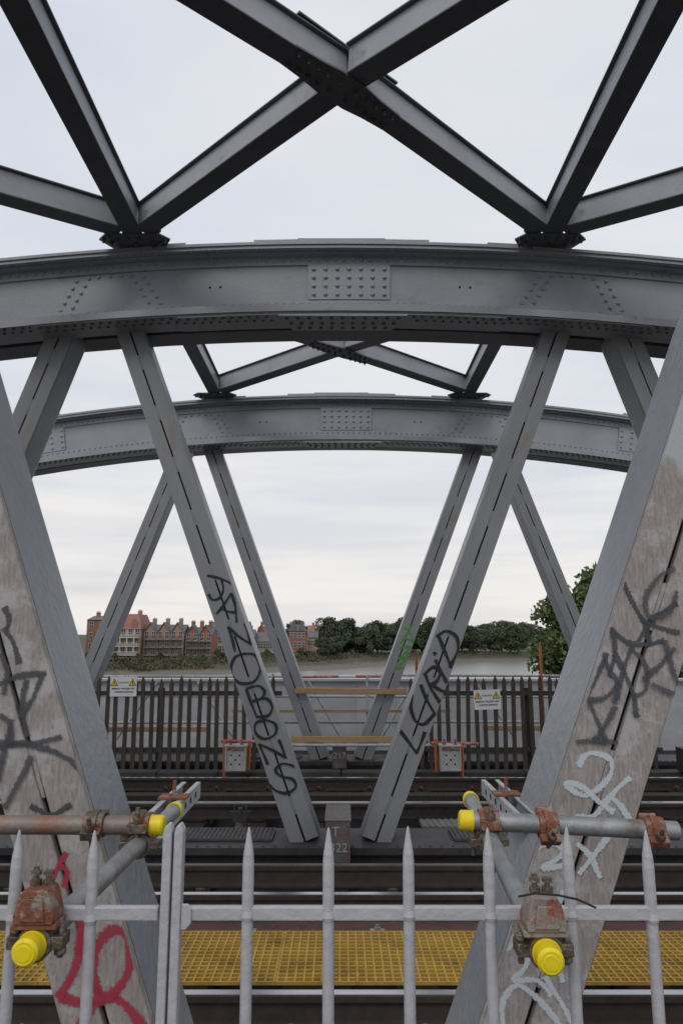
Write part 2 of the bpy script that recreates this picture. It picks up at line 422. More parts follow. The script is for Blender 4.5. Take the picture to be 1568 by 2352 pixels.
# --- graffiti
GM=dict(ax=0,az=1.459,cx=784,cy_=1560,sx=.004167,sz=.00406)
JAN=[ [(468,1316),(496,1322),(528,1336)],[(502,1326),(507,1350),(498,1370),(482,1374),(474,1362)],
 [(526,1358),(508,1388),(494,1406)],[(526,1358),(536,1388),(540,1426)],[(504,1394),(520,1402),(538,1404)],
 [(520,1438),(530,1464),(538,1494)],[(520,1438),(548,1462),(574,1478)],[(560,1430),(567,1452),(574,1478)],
 [(564,1500),(538,1510),(530,1543),(550,1568),(584,1565),(598,1533),(584,1504),(560,1501)],
 [(566,1582),(578,1614),(592,1646)],[(566,1582),(594,1575),(608,1588),(602,1602),(583,1610)],[(583,1610),(612,1604),(626,1622),(618,1642),(593,1646)],
 [(612,1652),(590,1660),(590,1682),(610,1695),(634,1684),(634,1662),(611,1652)],
 [(598,1706),(608,1728),(618,1750)],[(598,1706),(628,1720),(658,1736)],[(642,1696),(650,1714),(658,1736)],
 [(680,1756),(652,1750),(636,1764),(650,1778),(674,1784),(682,1800),(664,1814),(640,1810),(624,1798)]]
stroke_mesh('ml',JAN,**GM,width=.031,mat=SP_BLACK,name="graffiti_lettering")
LUR=[ [(916,1676),(934,1700),(953,1727)],[(953,1727),(962,1708),(972,1682)],
 [(946,1596),(942,1625),(952,1655),(972,1662),(994,1640)],[(965,1572),(978,1606),(998,1642)],
 [(975,1545),(988,1580),(1008,1612)],[(975,1548),(996,1532),(1010,1545),(1002,1565),(988,1572)],[(990,1572),(1010,1585),(1032,1592)],
 [(1000,1515),(1012,1540),(1024,1566)],[(996,1497),(1000,1501)],
 [(1010,1462),(1024,1500),(1036,1532)],[(1004,1462),(1026,1448),(1050,1462),(1052,1495),(1034,1530)]]
stroke_mesh('mr',LUR,**GM,width=.038,mat=SP_BLACK,name="graffiti_lettering")
GRN=[[(930,1440),(945,1455),(952,1480)],[(950,1434),(932,1462),(922,1478)],[(928,1466),(948,1472)],[(918,1490),(944,1486),(924,1510),(950,1508)],
     [(914,1512),(928,1518),(912,1536),(934,1532)],[(930,1520),(938,1500),(944,1520)]]
stroke_mesh('fr',GRN,0,1.70,784,1490,.0069,.0068,.036,SP_GREEN,"graffiti_scribble")
A=dict(ax=0,az=1.752,cx=784,cy_=1520,sx=.001436,sz=.001407)
B=dict(ax=0,az=1.29,cx=784,cy_=1860,sx=.001387,sz=.001311)
C=dict(ax=0,az=.798,cx=784,cy_=2250,sx=.001334,sz=.001213)
DR=[ [(1440,1330),(1462,1384),(1484,1432),(1494,1480)],[(1566,1384),(1530,1404),(1500,1424),(1470,1470)],[(1404,1440),(1440,1474),(1480,1480),(1524,1472)],
 [(1408,1440),(1412,1496),(1396,1550)],[(1476,1420),(1516,1440),(1560,1452)],
 [(1396,1500),(1372,1540),(1344,1590),(1346,1606),(1384,1600),(1412,1568),(1396,1540),(1384,1500)],
 [(1412,1500),(1430,1544),(1446,1590),(1450,1640)],[(1452,1480),(1432,1530),(1404,1610)],[(1452,1490),(1480,1530),(1476,1580),(1448,1600)],[(1470,1560),(1510,1530),(1546,1490)],
 [(1346,1612),(1360,1650),(1376,1700)],[(1310,1700),(1350,1697),(1400,1700)],[(1404,1620),(1380,1660),(1352,1694)],
 [(1564,1300),(1520,1325),(1488,1378),(1500,1420),(1540,1404),(1562,1360)],[(1490,1570),(1530,1590),(1568,1596)],[(1526,1470),(1540,1540),(1560,1600)],[(1448,1636),(1452,1642)]]
stroke_mesh('nr',DR,**A,width=.021,mat=SP_GREY,name="graffiti_scribble")
WH=[ [(1334,1760),(1348,1734),(1376,1728),(1408,1744),(1404,1780),(1372,1812),(1340,1826),(1306,1806),(1304,1796),(1340,1808),(1380,1846),(1404,1862)],
 [(1452,1784),(1424,1806),(1392,1840),(1362,1872),(1322,1880)],[(1404,1830),(1424,1850),(1448,1890)],[(1318,1876),(1350,1880),(1400,1898),(1440,1880)],
 [(1226,1944),(1262,1936),(1290,1954),(1262,1976),(1240,1990),(1300,1984)],[(1318,1936),(1344,1960),(1366,2008)],[(1404,1900),(1366,1950),(1322,2000)] ]
stroke_mesh('nr',WH,**B,width=.023,mat=SP_WHITE,name="graffiti_script")
WH2=[ [(1306,2040),(1276,2090),(1220,2140),(1180,2156)],[(1160,2180),(1196,2160),(1220,2176),(1206,2220),(1180,2250),(1230,2250),(1262,2280)],[(1150,2352),(1152,2300),(1184,2262),(1230,2290),(1280,2352)],
 [(1300,2130),(1276,2180),(1290,2250)],[(1250,2240),(1284,2300),(1310,2352)]]
stroke_mesh('nr',WH2,**C,width=.023,mat=SP_WHITE,name="graffiti_script")
DL=[ [(0,1392),(14,1420),(10,1450)],[(4,1440),(30,1480),(44,1520)],[(0,1572),(50,1552),(104,1546)],[(66,1560),(60,1620),(76,1684)],
 [(100,1550),(84,1600),(60,1640)],[(0,1500),(20,1540),(16,1590)],[(10,1700),(70,1706),(150,1690)],[(14,1716),(60,1700),(110,1712),(160,1730),(200,1756)],
 [(40,1650),(28,1720),(14,1808)],[(90,1730),(70,1780),(40,1840)],[(12,1640),(36,1660),(40,1700)]]
stroke_mesh('nl',DL,**A,width=.023,mat=SP_GREY,name="graffiti_scribble")
RD=[ [(232,2292),(214,2236),(222,2170),(254,2134),(290,2150),(300,2200),(286,2250),(256,2286),(222,2306),(196,2348)],[(256,2286),(290,2306),(330,2352)],
 [(176,2108),(186,2160),(168,2230),(142,2284)],[(140,2286),(186,2300),(240,2290)],[(196,2060),(182,2120),(180,2180)]]
stroke_mesh('nl',RD,**C,width=.036,mat=SP_RED,name="graffiti_script")
DL2=[[(90,1900),(130,1890),(180,1910)],[(70,1850),(120,1870),(160,1850)]]
stroke_mesh('nl',DL2,**B,width=.022,mat=SP_GREY,name="graffiti_scribble")
RD2=[[(160,1956),(146,1984),(134,2010)],[(146,1984),(164,2000),(160,2030)]]
stroke_mesh('nl',RD2,**B,width=.024,mat=SP_RED,name="graffiti_script")

# ------------------------------------------------------------------ overhead bracing
def ibeam(L, side, h=.275):
    """rolled beam, web set towards one side (side=+1 or -1 in local x)"""
    mb=MB(); w=.098; xw=side*.052
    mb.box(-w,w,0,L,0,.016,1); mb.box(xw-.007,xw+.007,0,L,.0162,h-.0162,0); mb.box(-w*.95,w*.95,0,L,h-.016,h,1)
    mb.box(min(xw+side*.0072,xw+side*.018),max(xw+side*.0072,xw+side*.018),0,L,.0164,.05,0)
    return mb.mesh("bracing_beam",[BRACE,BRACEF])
NX=2.10
def topz(x): return TOP-R+math.sqrt(R*R-x*x)
def add_beam(parent, p, q, side=1):
    p=Vector(p); q=Vector(q); d=q-p; L=d.length
    rz=math.atan2(-d.x,d.y); rx=math.atan2(d.z, math.hypot(d.x,d.y))
    o=obj("bracing_beam", ibeam(L,side), parent, p, (rx,0,rz)); bevel(o,.003,1)
    return o
def gusset(parent, loc, pts, nb, z=0, rz=0):
    mb=MB(); mb.prism(pts,0,.016,'z')
    for (x,y) in nb:
        mb.cyl((x,y,-.018),(x,y,-.0005),.021,seg=6,mi=1); mb.cyl((x,y,-.038),(x,y,-.0185),.011,seg=8,mi=1)
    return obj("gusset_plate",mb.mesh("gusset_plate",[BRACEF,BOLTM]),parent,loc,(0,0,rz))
for bay,(c0,c1) in enumerate(((2.57,7.2),(7.2,11.88))):
    y0=c0+(.37 if bay==0 else .77); y1=c1-.54; S=y1-y0; XO=.01
    B0=obj("overhead_bracing",None,None,(XO,y0,TOP),label="dark grey crossed steel beams bolted between the arches",category="bracing",group="overhead bracing bays")
    nodes=[-NX-4.3,-NX,NX,NX+4.3]
    zn=lambda x: topz(x)-TOP+.03
    for x in (-NX,NX):
        add_beam(B0,(x,-.1,zn(x)),(x,S+.06,zn(x)),1 if x<0 else -1)
        for yy in (.0,S+.05):
            pts=[(-.36,-.04),(-.27,-.14),(.27,-.14),(.36,-.04),(.22,.20),(-.22,.20)]
            nb=[(-.31,-.05),(-.24,-.10),(-.24,.0),(-.17,-.06),(-.17,.05),(-.12,.13),(.31,-.05),(.24,-.10),(.24,.0),(.17,-.06),(.17,.05),(.12,.13),(-.06,-.08),(.06,-.08),(0,.03),(-.05,.14),(.05,.14)]
            gusset(B0,(x,yy,zn(x)-.0165),pts,nb)
            mb=MB(); mb.box(-.13,.13,-.012,.0,.02,.27)
            for sx_ in (-.09,-.03,.03,.09):
                for zz in (.07,.14,.21): mb.cyl((sx_,-.032,zz),(sx_,-.012,zz),.015,seg=6,mi=1)
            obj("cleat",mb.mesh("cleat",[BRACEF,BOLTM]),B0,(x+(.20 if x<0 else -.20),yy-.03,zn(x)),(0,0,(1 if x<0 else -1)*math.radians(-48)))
    for i in ((0,1,2) if bay==0 else (1,)):
        a,b=nodes[i],nodes[i+1]; za,zb=zn(a),zn(b)
        xm=(a+b)/2; zc=(max(za,zb)+(.11 if bay==0 else .03)) if i==1 else (za+zb)/2
        ux=(b-a); uy=S; l=math.hypot(ux,uy); ux/=l; uy/=l; o=.15
        add_beam(B0,(a+ux*o,uy*o,za),(xm,S/2,zc),1)
        add_beam(B0,(xm,S/2,zc),(b-ux*o,S-uy*o,zb),1)
        add_beam(B0,(b-ux*o,uy*o,zb),(xm+ux*.10,S/2-uy*.10,zc),-1)
        add_beam(B0,(xm-ux*.10,S/2+uy*.10,zc),(a+ux*o,S-uy*o,za),-1)
        ang=math.atan2(-ux,uy)
        pts=[(-.10,-.52),(.10,-.52),(.115,-.30),(.14,-.12),(.14,.12),(.115,.30),(.10,.52),(-.10,.52),(-.115,.30),(-.14,.12),(-.14,-.12),(-.115,-.30)]
        nb=[(sx_,yy) for sx_ in(-.06,.06) for yy in (-.47,-.38,-.29,-.20,-.08,.08,.20,.29,.38,.47)]
        gusset(B0,(xm,S/2,zc-.0165),pts,nb,rz=ang)
        mb=MB(); mb.prism([(-.10,-.5),(.10,-.5),(.10,.5),(-.10,.5)],0,.014,'z')
        for (x_,y_) in [(s_,t_) for s_ in(-.06,.06) for t_ in(-.42,-.3,-.18,.18,.3,.42)]: mb.cyl((x_,y_,.0142),(x_,y_,.04),.019,seg=6,mi=1)
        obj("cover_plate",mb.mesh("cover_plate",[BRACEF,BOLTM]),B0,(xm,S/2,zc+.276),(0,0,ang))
        for sg in (-1,1):
            mb=MB(); mb.box(-.09,.09,-.008,.0,.03,.25)
            for sx_ in(-.055,.0,.055):
                for zz in (.07,.14,.21): mb.cyl((sx_,-.03,zz),(sx_,-.008,zz),.014,seg=6,mi=1)
            obj("cleat",mb.mesh("cleat",[BRACE,BOLTM]),B0,(xm+sg*.17,S/2-.15,zc),(0,0,math.radians(-47*sg)))

# ------------------------------------------------------------------ deck and tracks
def plane(name,x0,x1,y0,y1,z,mat,kind="structure"):
    mb=MB(); mb.add([(x0,y0,z),(x1,y0,z),(x1,y1,z),(x0,y1,z)],[(0,1,2,3)])
    return obj(name,mb.mesh(name,[mat]),kind=kind)
mb=MB(); mb.box(-25,25,1.7,13.4,-.6,-.36)
for i in range(-12,13): mb.box(i*1.2-.06,i*1.2+.06,1.7,13.4,-.359,-.31)
obj("bridge_deck",mb.mesh("bridge_deck",[DECKM]),kind="structure")
mb=MB(); mb.box(-25,25,-2.2,1.62,.10,.20)
obj("footway",mb.mesh("footway",[surf("footway_asphalt",(.07,.07,.07),(.05,.05,.05),.9,30,bump=.4)]),kind="structure")
def rail_mesh(head=SHINY, h=.159):
    mb=MB(); pr=[(-.07,-h),(.07,-h),(.07,-h+.012),(.012,-h+.03),(.009,-.045),(.034,-.036),(.035,-.006),(.029,-.0005),(-.029,-.0005),(-.035,-.006),(-.034,-.036),(-.009,-.045),(-.012,-h+.03),(-.07,-h+.012)]
    mb.prism(pr,-12,12,'x',0); mb.box(-12,12,-.027,.027,-.0004,.0008,1)
    return mb.mesh("rail",[RAILS,head])
RM=rail_mesh()
CR=rail_mesh(surf("conductor_rail_top",(.13,.12,.115),(.07,.065,.06),.5,10,metal=.3,stretch=(.2,4,1)),.15)
for cy in (4.92,9.45):
    for s in (-.7525,.7525):
        obj("rail",RM,None,(0,cy+s,0),label="worn running rail with a bright polished head",category="rail",group="railway running rails")
obj("conductor_rail",CR,None,(0,6.10,.075),label="dark conductor rail on insulators",category="rail",group="conductor rails")
obj("conductor_rail",CR,None,(0,8.28,.075),label="dark conductor rail on insulators",category="rail",group="conductor rails")
base=None
CER=surf("ceramic_insulator",(.25,.2,.17),(.15,.12,.1),.4,5)
for (cr) in (6.10,8.28):
    for i in range(-4,5):
        if base is None:
            mb=MB(); mb.cyl((0,0,-.2),(0,0,-.09),.06,.045,12); mb.cyl((0,0,-.09),(0,0,-.075),.07,.07,12)
            base=mb.mesh("rail_insulator",[CER])
        obj("rail_insulator",base,None,(i*1.5+.4,cr,0),label="stubby ceramic insulator under the conductor rail",category="insulator",group="conductor rail insulators")
def sleeper():
    mb=MB(); mb.box(-.125,.125,-1.15,1.15,-.30,-.185)
    s=bpy.data.objects.new("sleeper",mb.mesh("sleeper",[SLEEPM])); 
    s["label"]="dark creosoted timber sleeper across the bridge deck"; s["category"]="sleeper"; s["group"]="timber railway sleepers"
    link(s); bevel(s,.008,2)
    c=MB(); c.box(-.11,.11,-.17,.17,-.184,-.161)
    for sy in (-1,1):
        c.box(-.05,.05,sy*.075-.012,sy*.075+.012,-.161,-.115)
        prev=None
        for k in range(13):
            t=k/12*math.pi*1.45
            p=Vector((-.045+.09*k/12, sy*(.10+.045*math.sin(t)), -.125+.035*math.sin(t*1.3)))
            if prev is not None: c.cyl(prev,p,.010,seg=8,mi=1)
            prev=p
        for sx_ in(-.085,.085):
            c.cyl((sx_,sy*.14,-.161),(sx_,sy*.14,-.135),.018,seg=6)
    cm=c.mesh("rail_chair",[RAILS,surf("rusty_clip",(.28,.11,.075),(.15,.065,.045),.65,20)],smooth=True)
    for y in (-.7525,.7525): obj("rail_chair",cm,s,(0,y,0))
    return s
SL=sleeper(); SL.location=(-4.31,4.92,0)
for i in range(1,14): copy_thing(SL,(-4.31+i*.68,4.92,0))
for i in range(20): copy_thing(SL,(-6.4+i*.68,9.45,0))
def long_box(name,x0,x1,y0,y1,z0,z1,mat,label,cat,group=None):
    mb=MB(); mb.box(x0,x1,y0,y1,z0,z1); o=obj(name,mb.mesh(name,[mat]),None,label=label,category=cat,group=group); bevel(o,.006,2); return o
long_box("guard_timber",-12,12,5.17,5.42,-.18,-.10,RUSTBAND,"rust-stained guard timber beside the running rail","timber","guard timbers")
long_box("guard_timber",-12,12,3.55,3.8,-.18,-.10,RUSTBAND,"rust-stained guard timber beside the running rail","timber","guard timbers")
long_box("guard_timber",-12,12,9.6,9.8,-.18,-.11,SLEEPM,"dark guard timber between the rails","timber","guard timbers")
long_box("guard_timber",-12,12,9.1,9.3,-.18,-.11,SLEEPM,"dark guard timber between the rails","timber","guard timbers")
TRM=surf("trough_lid_concrete",(.075,.072,.068),(.035,.034,.033),.85,4,bump=.3)
for i in range(14):
    long_box("cable_trough",-6.3+i*.9,-6.3+i*.9+.885,11.02,11.28,-.16,-.07-random.uniform(0,.012),TRM,"grimy concrete cable trough with lid beside the track","cable trough","cable troughs")
long_box("signal_cable",-12,12,10.62,10.67,-.15,-.10,BLACKM,"black cable laid along the deck","cable")
mb=MB(); mb.box(-.05,.05,-.04,.04,0,.012); mb.cyl((0,0,.012),(0,0,.035),.02,seg=6); mb.cyl((0,0,.03),(0,0,.05),.009,seg=8)
bm_=mb.mesh("bolt_plate",[GALV])
for x in (-2.05,-.62,.24,1.45):
    obj("bolt_plate",bm_,None,(x,5.22,-.099),label="small steel plate with bolt on the guard timber",category="bolt plate",group="bolt plates on guard timber")
gm=grate_mesh(26,14,.050,.018,.011).mesh("walkway_grating",[GRATM])
for i in range(6):
    obj("walkway_grating",gm,None,(-3.25-.4+i*1.3135,4.385,-.04),label="yellow resin grating panel laid between the rails",category="grating",group="yellow walkway gratings")
mb=MB(); mb.box(-.07,.07,-.06,.06,0,.04); mb.box(-.10,.10,-.02,.02,.0405,.075); mb.cyl((0,0,.075),(0,0,.13),.030,.026,12); mb.cyl((-.06,0,.075),(-.06,0,.16),.012,seg=8); mb.cyl((.06,0,.075),(.06,0,.15),.012,seg=8); mb.cyl((-.11,0,.09),(.11,0,.09),.012,seg=8)
o=obj("lineside_isolator",mb.mesh("lineside_isolator",[CHORDM],True),None,(-1.05,7.9,-.02),label="small dark cast fitting standing beside the rail",category="rail fitting")
mb=MB(); mb.box(-.8,.8,0,.30,-.01,.012)
for i in range(26): mb.box(-.79+i*.062,-.765+i*.062,0.004,.296,.0125,.02)
obj("ribbed_cover",mb.mesh("ribbed_cover",[surf("ribbed_cover_plate",(.20,.20,.195),(.13,.13,.125),.7,6)]),None,(1.6,7.58,-.01),label="ribbed grey cover plate beside the track",category="cover plate")

# ------------------------------------------------------------------ near railings
FY=1.45
def picket_mesh():
    mb=MB(); mb.cyl((0,0,-1.05),(0,0,-.066),.0108,seg=16,caps=True)
    mb.cyl((0,0,-.066),(0,0,-.046),.0108,.0096,16,caps=False); mb.cyl((0,0,-.046),(0,0,-.006),.0096,.0030,16,caps=False); mb.cyl((0,0,-.006),(0,0,0),.0030,.0012,16)
    mb.cyl((0,0,-.164),(0,0,-.156),.0109,.0132,16,caps=False); mb.cyl((0,0,-.156),(0,0,-.146),.0132,.0109,16,caps=False)
    return mb.mesh("picket",[FENCEW],smooth=True)
PK=picket_mesh()
def fence(x0,x1,pos,label,stile):
    F=obj("railing_panel",None,None,((x0+x1)/2,FY,.2),label=label,category="railing",group="spiked steel railings")
    cx=(x0+x1)/2
    for px in pos:
        o=obj("picket",PK,F,(px-cx,random.uniform(-.002,.002),1.27+random.uniform(-.005,.005)),(0,random.uniform(-.010,.010),0))
    for z in (1.121,.28):
        mb=MB(); mb.box(x0-cx,x1-cx,-.007,.007,z-.0125,z+.0125); r=obj("rail",mb.mesh("rail",[FENCEW]),F); bevel(r,.003,2)
    mb=MB()
    mb.prism([(stile-.0085,-.0),(stile+.0085,0),(stile+.0085,1.268),(stile+.002,1.28),(stile-.005,1.276),(stile-.0085,1.262)],-.016,.012)
    o=obj("stile",mb.mesh("stile",[FENCEW]),F,(-cx,0,0)); bevel(o,.003,2)
    if stile>-.32:
        mb=MB(); mb.prism([(stile+.0088,1.095),(stile+.018,1.095),(stile+.028,1.106),(stile+.028,1.132),(stile+.022,1.14),(stile+.0088,1.14)],-.012,-.0075)
        o=obj("corner_plate",mb.mesh("corner_plate",[FENCEW]),F,(-cx,0,0)); bevel(o,.002,2)
    return F
fence(-1.45,-.340,[-.610-.151*i for i in range(0,6)]+[-.468],"pale grey spiked railing leaf of the footway fence",-.3265)
fence(-.294,2.6,[-.175+.1505*i for i in range(0,18)],"pale grey spiked steel railing fixed along the footway",-.3055)

# ------------------------------------------------------------------ scaffold tubes and couplers near the railing
def tube(p,q,mat,label,caps=(False,False),r=.0242,group="scaffold tubes",capmat=YELLOW):
    p=Vector(p); q=Vector(q); mid=(p+q)/2; T=obj("scaffold_tube",None,None,mid,label=label,category="scaffold tube",group=group)
    mb=MB(); mb.tube_ring(p-mid,q-mid,r-.004,r,20); obj("pipe",mb.mesh("pipe",[mat],True),T)
    d=(q-p).normalized()
    for flag,e,s in((caps[0],p-mid,-1),(caps[1],q-mid,1)):
        if flag:
            mb=MB(); a=e+d*s*.006; b=e-d*s*.030
            mb.cyl(b,a-d*s*.005,r+.0022,r+.0016,28); mb.cyl(a-d*s*.0049,a,r+.0016,r-.003,28); mb.cyl(b,b+d*s*.004,r+.0038,r+.0038,28)
            mb.cyl(a+d*s*.0001,a+d*s*.0012,r-.008,r-.009,28)
            obj("end_cap",mb.mesh("end_cap",[capmat],True),T)
    return T
tube((-1.6,2.05,1.335),(-.482,2.05,1.332),RUSTTUBE,"rust-stained scaffold tube with yellow end cap",(0,1))
tube((-.546,1.355,1.290),(-.530,2.43,1.290),GALV,"galvanised scaffold tube with yellow cap pointing outward",(1,1),r=.0218)
tube((.322,2.05,1.345),(.90,2.05,1.318),GALV,"galvanised scaffold tube clamped across the member",(1,0))
tube((.360,1.355,1.276),(.412,2.43,1.322),GALV,"galvanised scaffold tube with yellow cap pointing outward",(1,1),r=.0218)

def coupler(name_label, loc, rot=(0,0,0), mat=RUST, mat2=BRASS, double=True, s=1.0):
    C0=obj("scaffold_coupler",None,None,loc,rot,label=name_label,category="scaffold coupler",group="scaffold couplers"); C0.scale=(s,s,s)
    mb=MB()
    mb.tube_ring((-.026,0,0),(.026,0,0),.0247,.0325,20)
    mb.box(-.026,.026,-.052,-.030,-.012,.012); mb.box(-.022,.022,.030,.048,-.010,.010)
    mb.tube_ring((-.010,0,0),(.010,0,0),.0325,.037,20)
    o=obj("saddle",mb.mesh("saddle",[mat],True),C0); bevel(o,.002,2)
    if double:
        mb=MB(); mb.tube_ring((0,-.026,-.049),(0,.026,-.049),.0247,.0325,20)
        mb.box(-.052,-.030,-.026,.026,-.060,-.038); mb.box(.030,.05,-.022,.022,-.058,-.04); mb.box(-.02,.02,-.02,.02,-.04,-.02)
        o=obj("lower_saddle",mb.mesh("lower_saddle",[mat2],True),C0); bevel(o,.002,2)
    mb=MB()
    mb.cyl((0,-.043,-.035),(0,-.043,.052),.0058,seg=10); mb.cyl((0,-.043,.014),(0,-.043,.028),.0125,seg=6); mb.cyl((0,-.043,.0281),(0,-.043,.031),.010,seg=14)
    obj("bolt",mb.mesh("bolt",[mat2],True),C0)
    if double:
        mb=MB(); mb.cyl((-.042,0,-.085),(-.042,0,0.004),.0058,seg=10); mb.cyl((-.042,0,-.037),(-.042,0,-.023),.0125,seg=6)
        obj("bolt",mb.mesh("bolt",[mat2],True),C0)
    return C0
coupler("grimy steel coupler joining two crossing tubes",(-.537,2.05,1.334),(0,0,0),BRASS,BRASS)
coupler("worn steel coupler clamped on the rusty tube",(-.66,2.05,1.335),(math.radians(25),0,0),BRASS,BRASS,False)
coupler("rusty coupler with nut gripping the tube",(-1.07,2.05,1.335),(math.radians(-20),0,0),RUST,BRASS,False)
coupler("orange rusty coupler joining crossing tubes",(.394,2.05,1.342),(0,0,0),RUST,BRASS)
coupler("orange rusty coupler gripping the grey tube",(.552,2.05,1.334),(math.radians(50),0,0),RUST,BRASS,False)
coupler("orange rusty coupler beside the painted member",(.835,2.05,1.321),(math.radians(35),0,0),RUST,BRASS,False)

def girder_clamp(loc, label, mat):
    C0=obj("beam_clamp",None,None,loc,label=label,category="beam clamp",group="beam clamps on the railing")
    mb=MB()
    prof=[(-.034,-.026),(.034,-.026),(.036,-.012),(.027,.020),(.021,.030),(-.021,.030),(-.027,.020),(-.036,-.012)]
    mb.prism(prof,-.032,.020); mb.box(-.040,.040,-.028,.024,-.036,-.0262)
    mb.prism([(-.022,-.02),(.022,-.02),(.016,.018),(-.016,.018)],-.036,-.0322)
    o=obj("clamp_body",mb.mesh("clamp_body",[mat],True),C0); bevel(o,.005,3)
    for x in (-.011,.012):
        mb=MB(); mb.cyl((x,0,.03),(x,0,.062 if x<0 else .056),.0052,seg=12); mb.cyl((x,0,.0301),(x,0,.040),.0105,seg=6); mb.cyl((x,0,.048),(x,0,.0555),.0095,seg=6)
        o=obj("bolt",mb.mesh("bolt",[BRASS],True),C0)
    mb=MB(); mb.tube_ring((0,-.022,-.062),(0,.03,-.062),.0222,.031,22)
    mb.box(-.050,-.028,-.018,.022,-.072,-.050); mb.box(.028,.050,-.018,.022,-.072,-.050)
    mb.cyl((-.041,0,-.088),(-.041,0,-.035),.006,seg=10); mb.cyl((-.041,0,-.05),(-.041,0,-.038),.011,seg=6)
    mb.cyl((.041,0,-.09),(.041,0,-.035),.006,seg=10); mb.cyl((.041,0,-.085),(.041,0,-.073),.011,seg=6)
    o=obj("tube_saddle",mb.mesh("tube_saddle",[BRASS],True),C0); bevel(o,.002,2)
    return C0
girder_clamp((-.545,1.408,1.352),"rusty orange beam clamp bolted over the railing",RUST)
girder_clamp((.362,1.408,1.340),"worn grey beam clamp with black cable tie",surf("worn_grey_clamp",(.30,.27,.24),(.2,.17,.15),.6,30,bump=.5,c3=(.24,.08,.04),c3lim=(.5,.6),c3scale=20))
mb=MB(); pts=[Vector((.312,1.37,1.375)),Vector((.34,1.362,1.383)),Vector((.38,1.362,1.380)),Vector((.415,1.365,1.372)),Vector((.445,1.36,1.360))]
for a_,b_ in zip(pts[:-1],pts[1:]): mb.cyl(a_,b_,.0020,seg=8)
obj("cable_tie",mb.mesh("cable_tie",[BLACKM],True),None,label="black plastic cable tie wrapped on a clamp",category="cable tie")

def channel(loc,label,L=.6):
    mb=MB(); w=.075; h=.06
    mb.box(-w/2,w/2,0,L,-h/2,-h/2+.004); mb.box(-w/2,-w/2+.004,0,L,-h/2+.0042,h/2); mb.box(w/2-.004,w/2,0,L,-h/2+.0042,h/2)
    mb.box(-w/2+.0042,-w/2+.018,0,L,h/2-.004,h/2); mb.box(w/2-.018,w/2-.0042,0,L,h/2-.004,h/2)
    for i in range(int(L/.09)):
        for sx_ in(-1,1): mb.cyl((sx_*(w/2+.0002),.05+i*.09,0),(sx_*(w/2+.0012),.05+i*.09,0),.012,seg=12,mi=1)
    mb.cyl((0,.3,-.03),(0,.3,.09),.007,seg=10,mi=2); mb.cyl((0,.3,.03),(0,.3,.045),.016,seg=6,mi=2); mb.box(-.05,.05,.26,.34,.0305,.038,2)
    return obj("steel_channel",mb.mesh("steel_channel",[GALVL,DARK,RUST]),None,loc,label=label,category="steel channel",group="perforated steel channels")
channel((-.60,2.42,1.235),"perforated galvanised channel bolted to the truss member")
channel((.62,2.55,1.22),"perforated galvanised channel bolted to the truss member")

# ------------------------------------------------------------------ far fence
def picket2():
    mb=MB(); w=.031; mb.prism([(-w,-.12),(w,-.12),(w,1.19),(0,1.275),(-w,1.19)],-.012,.012)
    return mb.mesh("picket",[PICKET])
P2=picket2(); PY=11.42
for (x0,x1,lab) in ((-4.6,-.92,"dark weathered timber picket fence beside the railway"),(1.08,4.9,"dark weathered timber picket fence beside the railway")):
    F=obj("picket_fence",None,None,(0,PY,0),label=lab,category="fence",group="timber picket fences")
    x=x0
    while x<x1:
        obj("picket",P2,F,(x+random.uniform(-.010,.010),0,random.uniform(-.03,.03)),(0,random.uniform(-.02,.02),0)); x+=.142
    for z in (1.02,.18):
        mb=MB(); mb.box(x0,x1,.014,.06,z-.035,z+.035); obj("fence_rail",mb.mesh("fence_rail",[PICKET]),F)
    xx=x0+.2
    while xx<x1:
        mb=MB(); mb.box(-.045,.045,0,.08,-.4,1.1); obj("fence_post",mb.mesh("fence_post",[PICKET]),F,(xx,.061,0)); xx+=1.6

def sign(loc,label,rot):
    mb=MB(); mb.box(-.205,.205,-.003,.003,-.148,.148); S=obj("warning_sign",mb.mesh("warning_sign",[WHITE]),None,loc,rot,label=label,category="sign",group="trough lid warning signs")
    for x in (-.14,.14):
        mb=MB()
        mb.prism([(-.060,-.048),(.060,-.048),(0,.060)],-.0055,-.0035,mi=0)
        mb.prism([(-.045,-.040),(.045,-.040),(0,.044)],-.0075,-.0058,mi=1)
        mb.box(-.006,.006,-.0092,-.0077,-.012,.020,0); mb.box(-.006,.006,-.0092,-.0077,-.030,-.019,0)
        obj("hazard_triangle",mb.mesh("hazard_triangle",[BLACKM,SIGNY]),S,(x,0,.06))
    text_obj("WARNING",.034,"sign_lettering",S,(0,-.0045,.06),(math.pi/2,0,0),BLACKM)
    text_obj("MISSING TROUGH LIDS",.034,"sign_lettering",S,(0,-.0045,-.03),(math.pi/2,0,0),BLACKM,bold=.0008)
    text_obj("- UNEVEN SURFACE",.034,"sign_lettering",S,(0,-.0045,-.08),(math.pi/2,0,0),BLACKM,bold=.0008)
sign((-3.36,11.39,1.125),"white warning sign about missing trough lids on the fence",(0,math.radians(-.5),0))
sign((2.24,11.39,.93),"white warning sign about missing trough lids on the fence",(0,math.radians(-2),0))

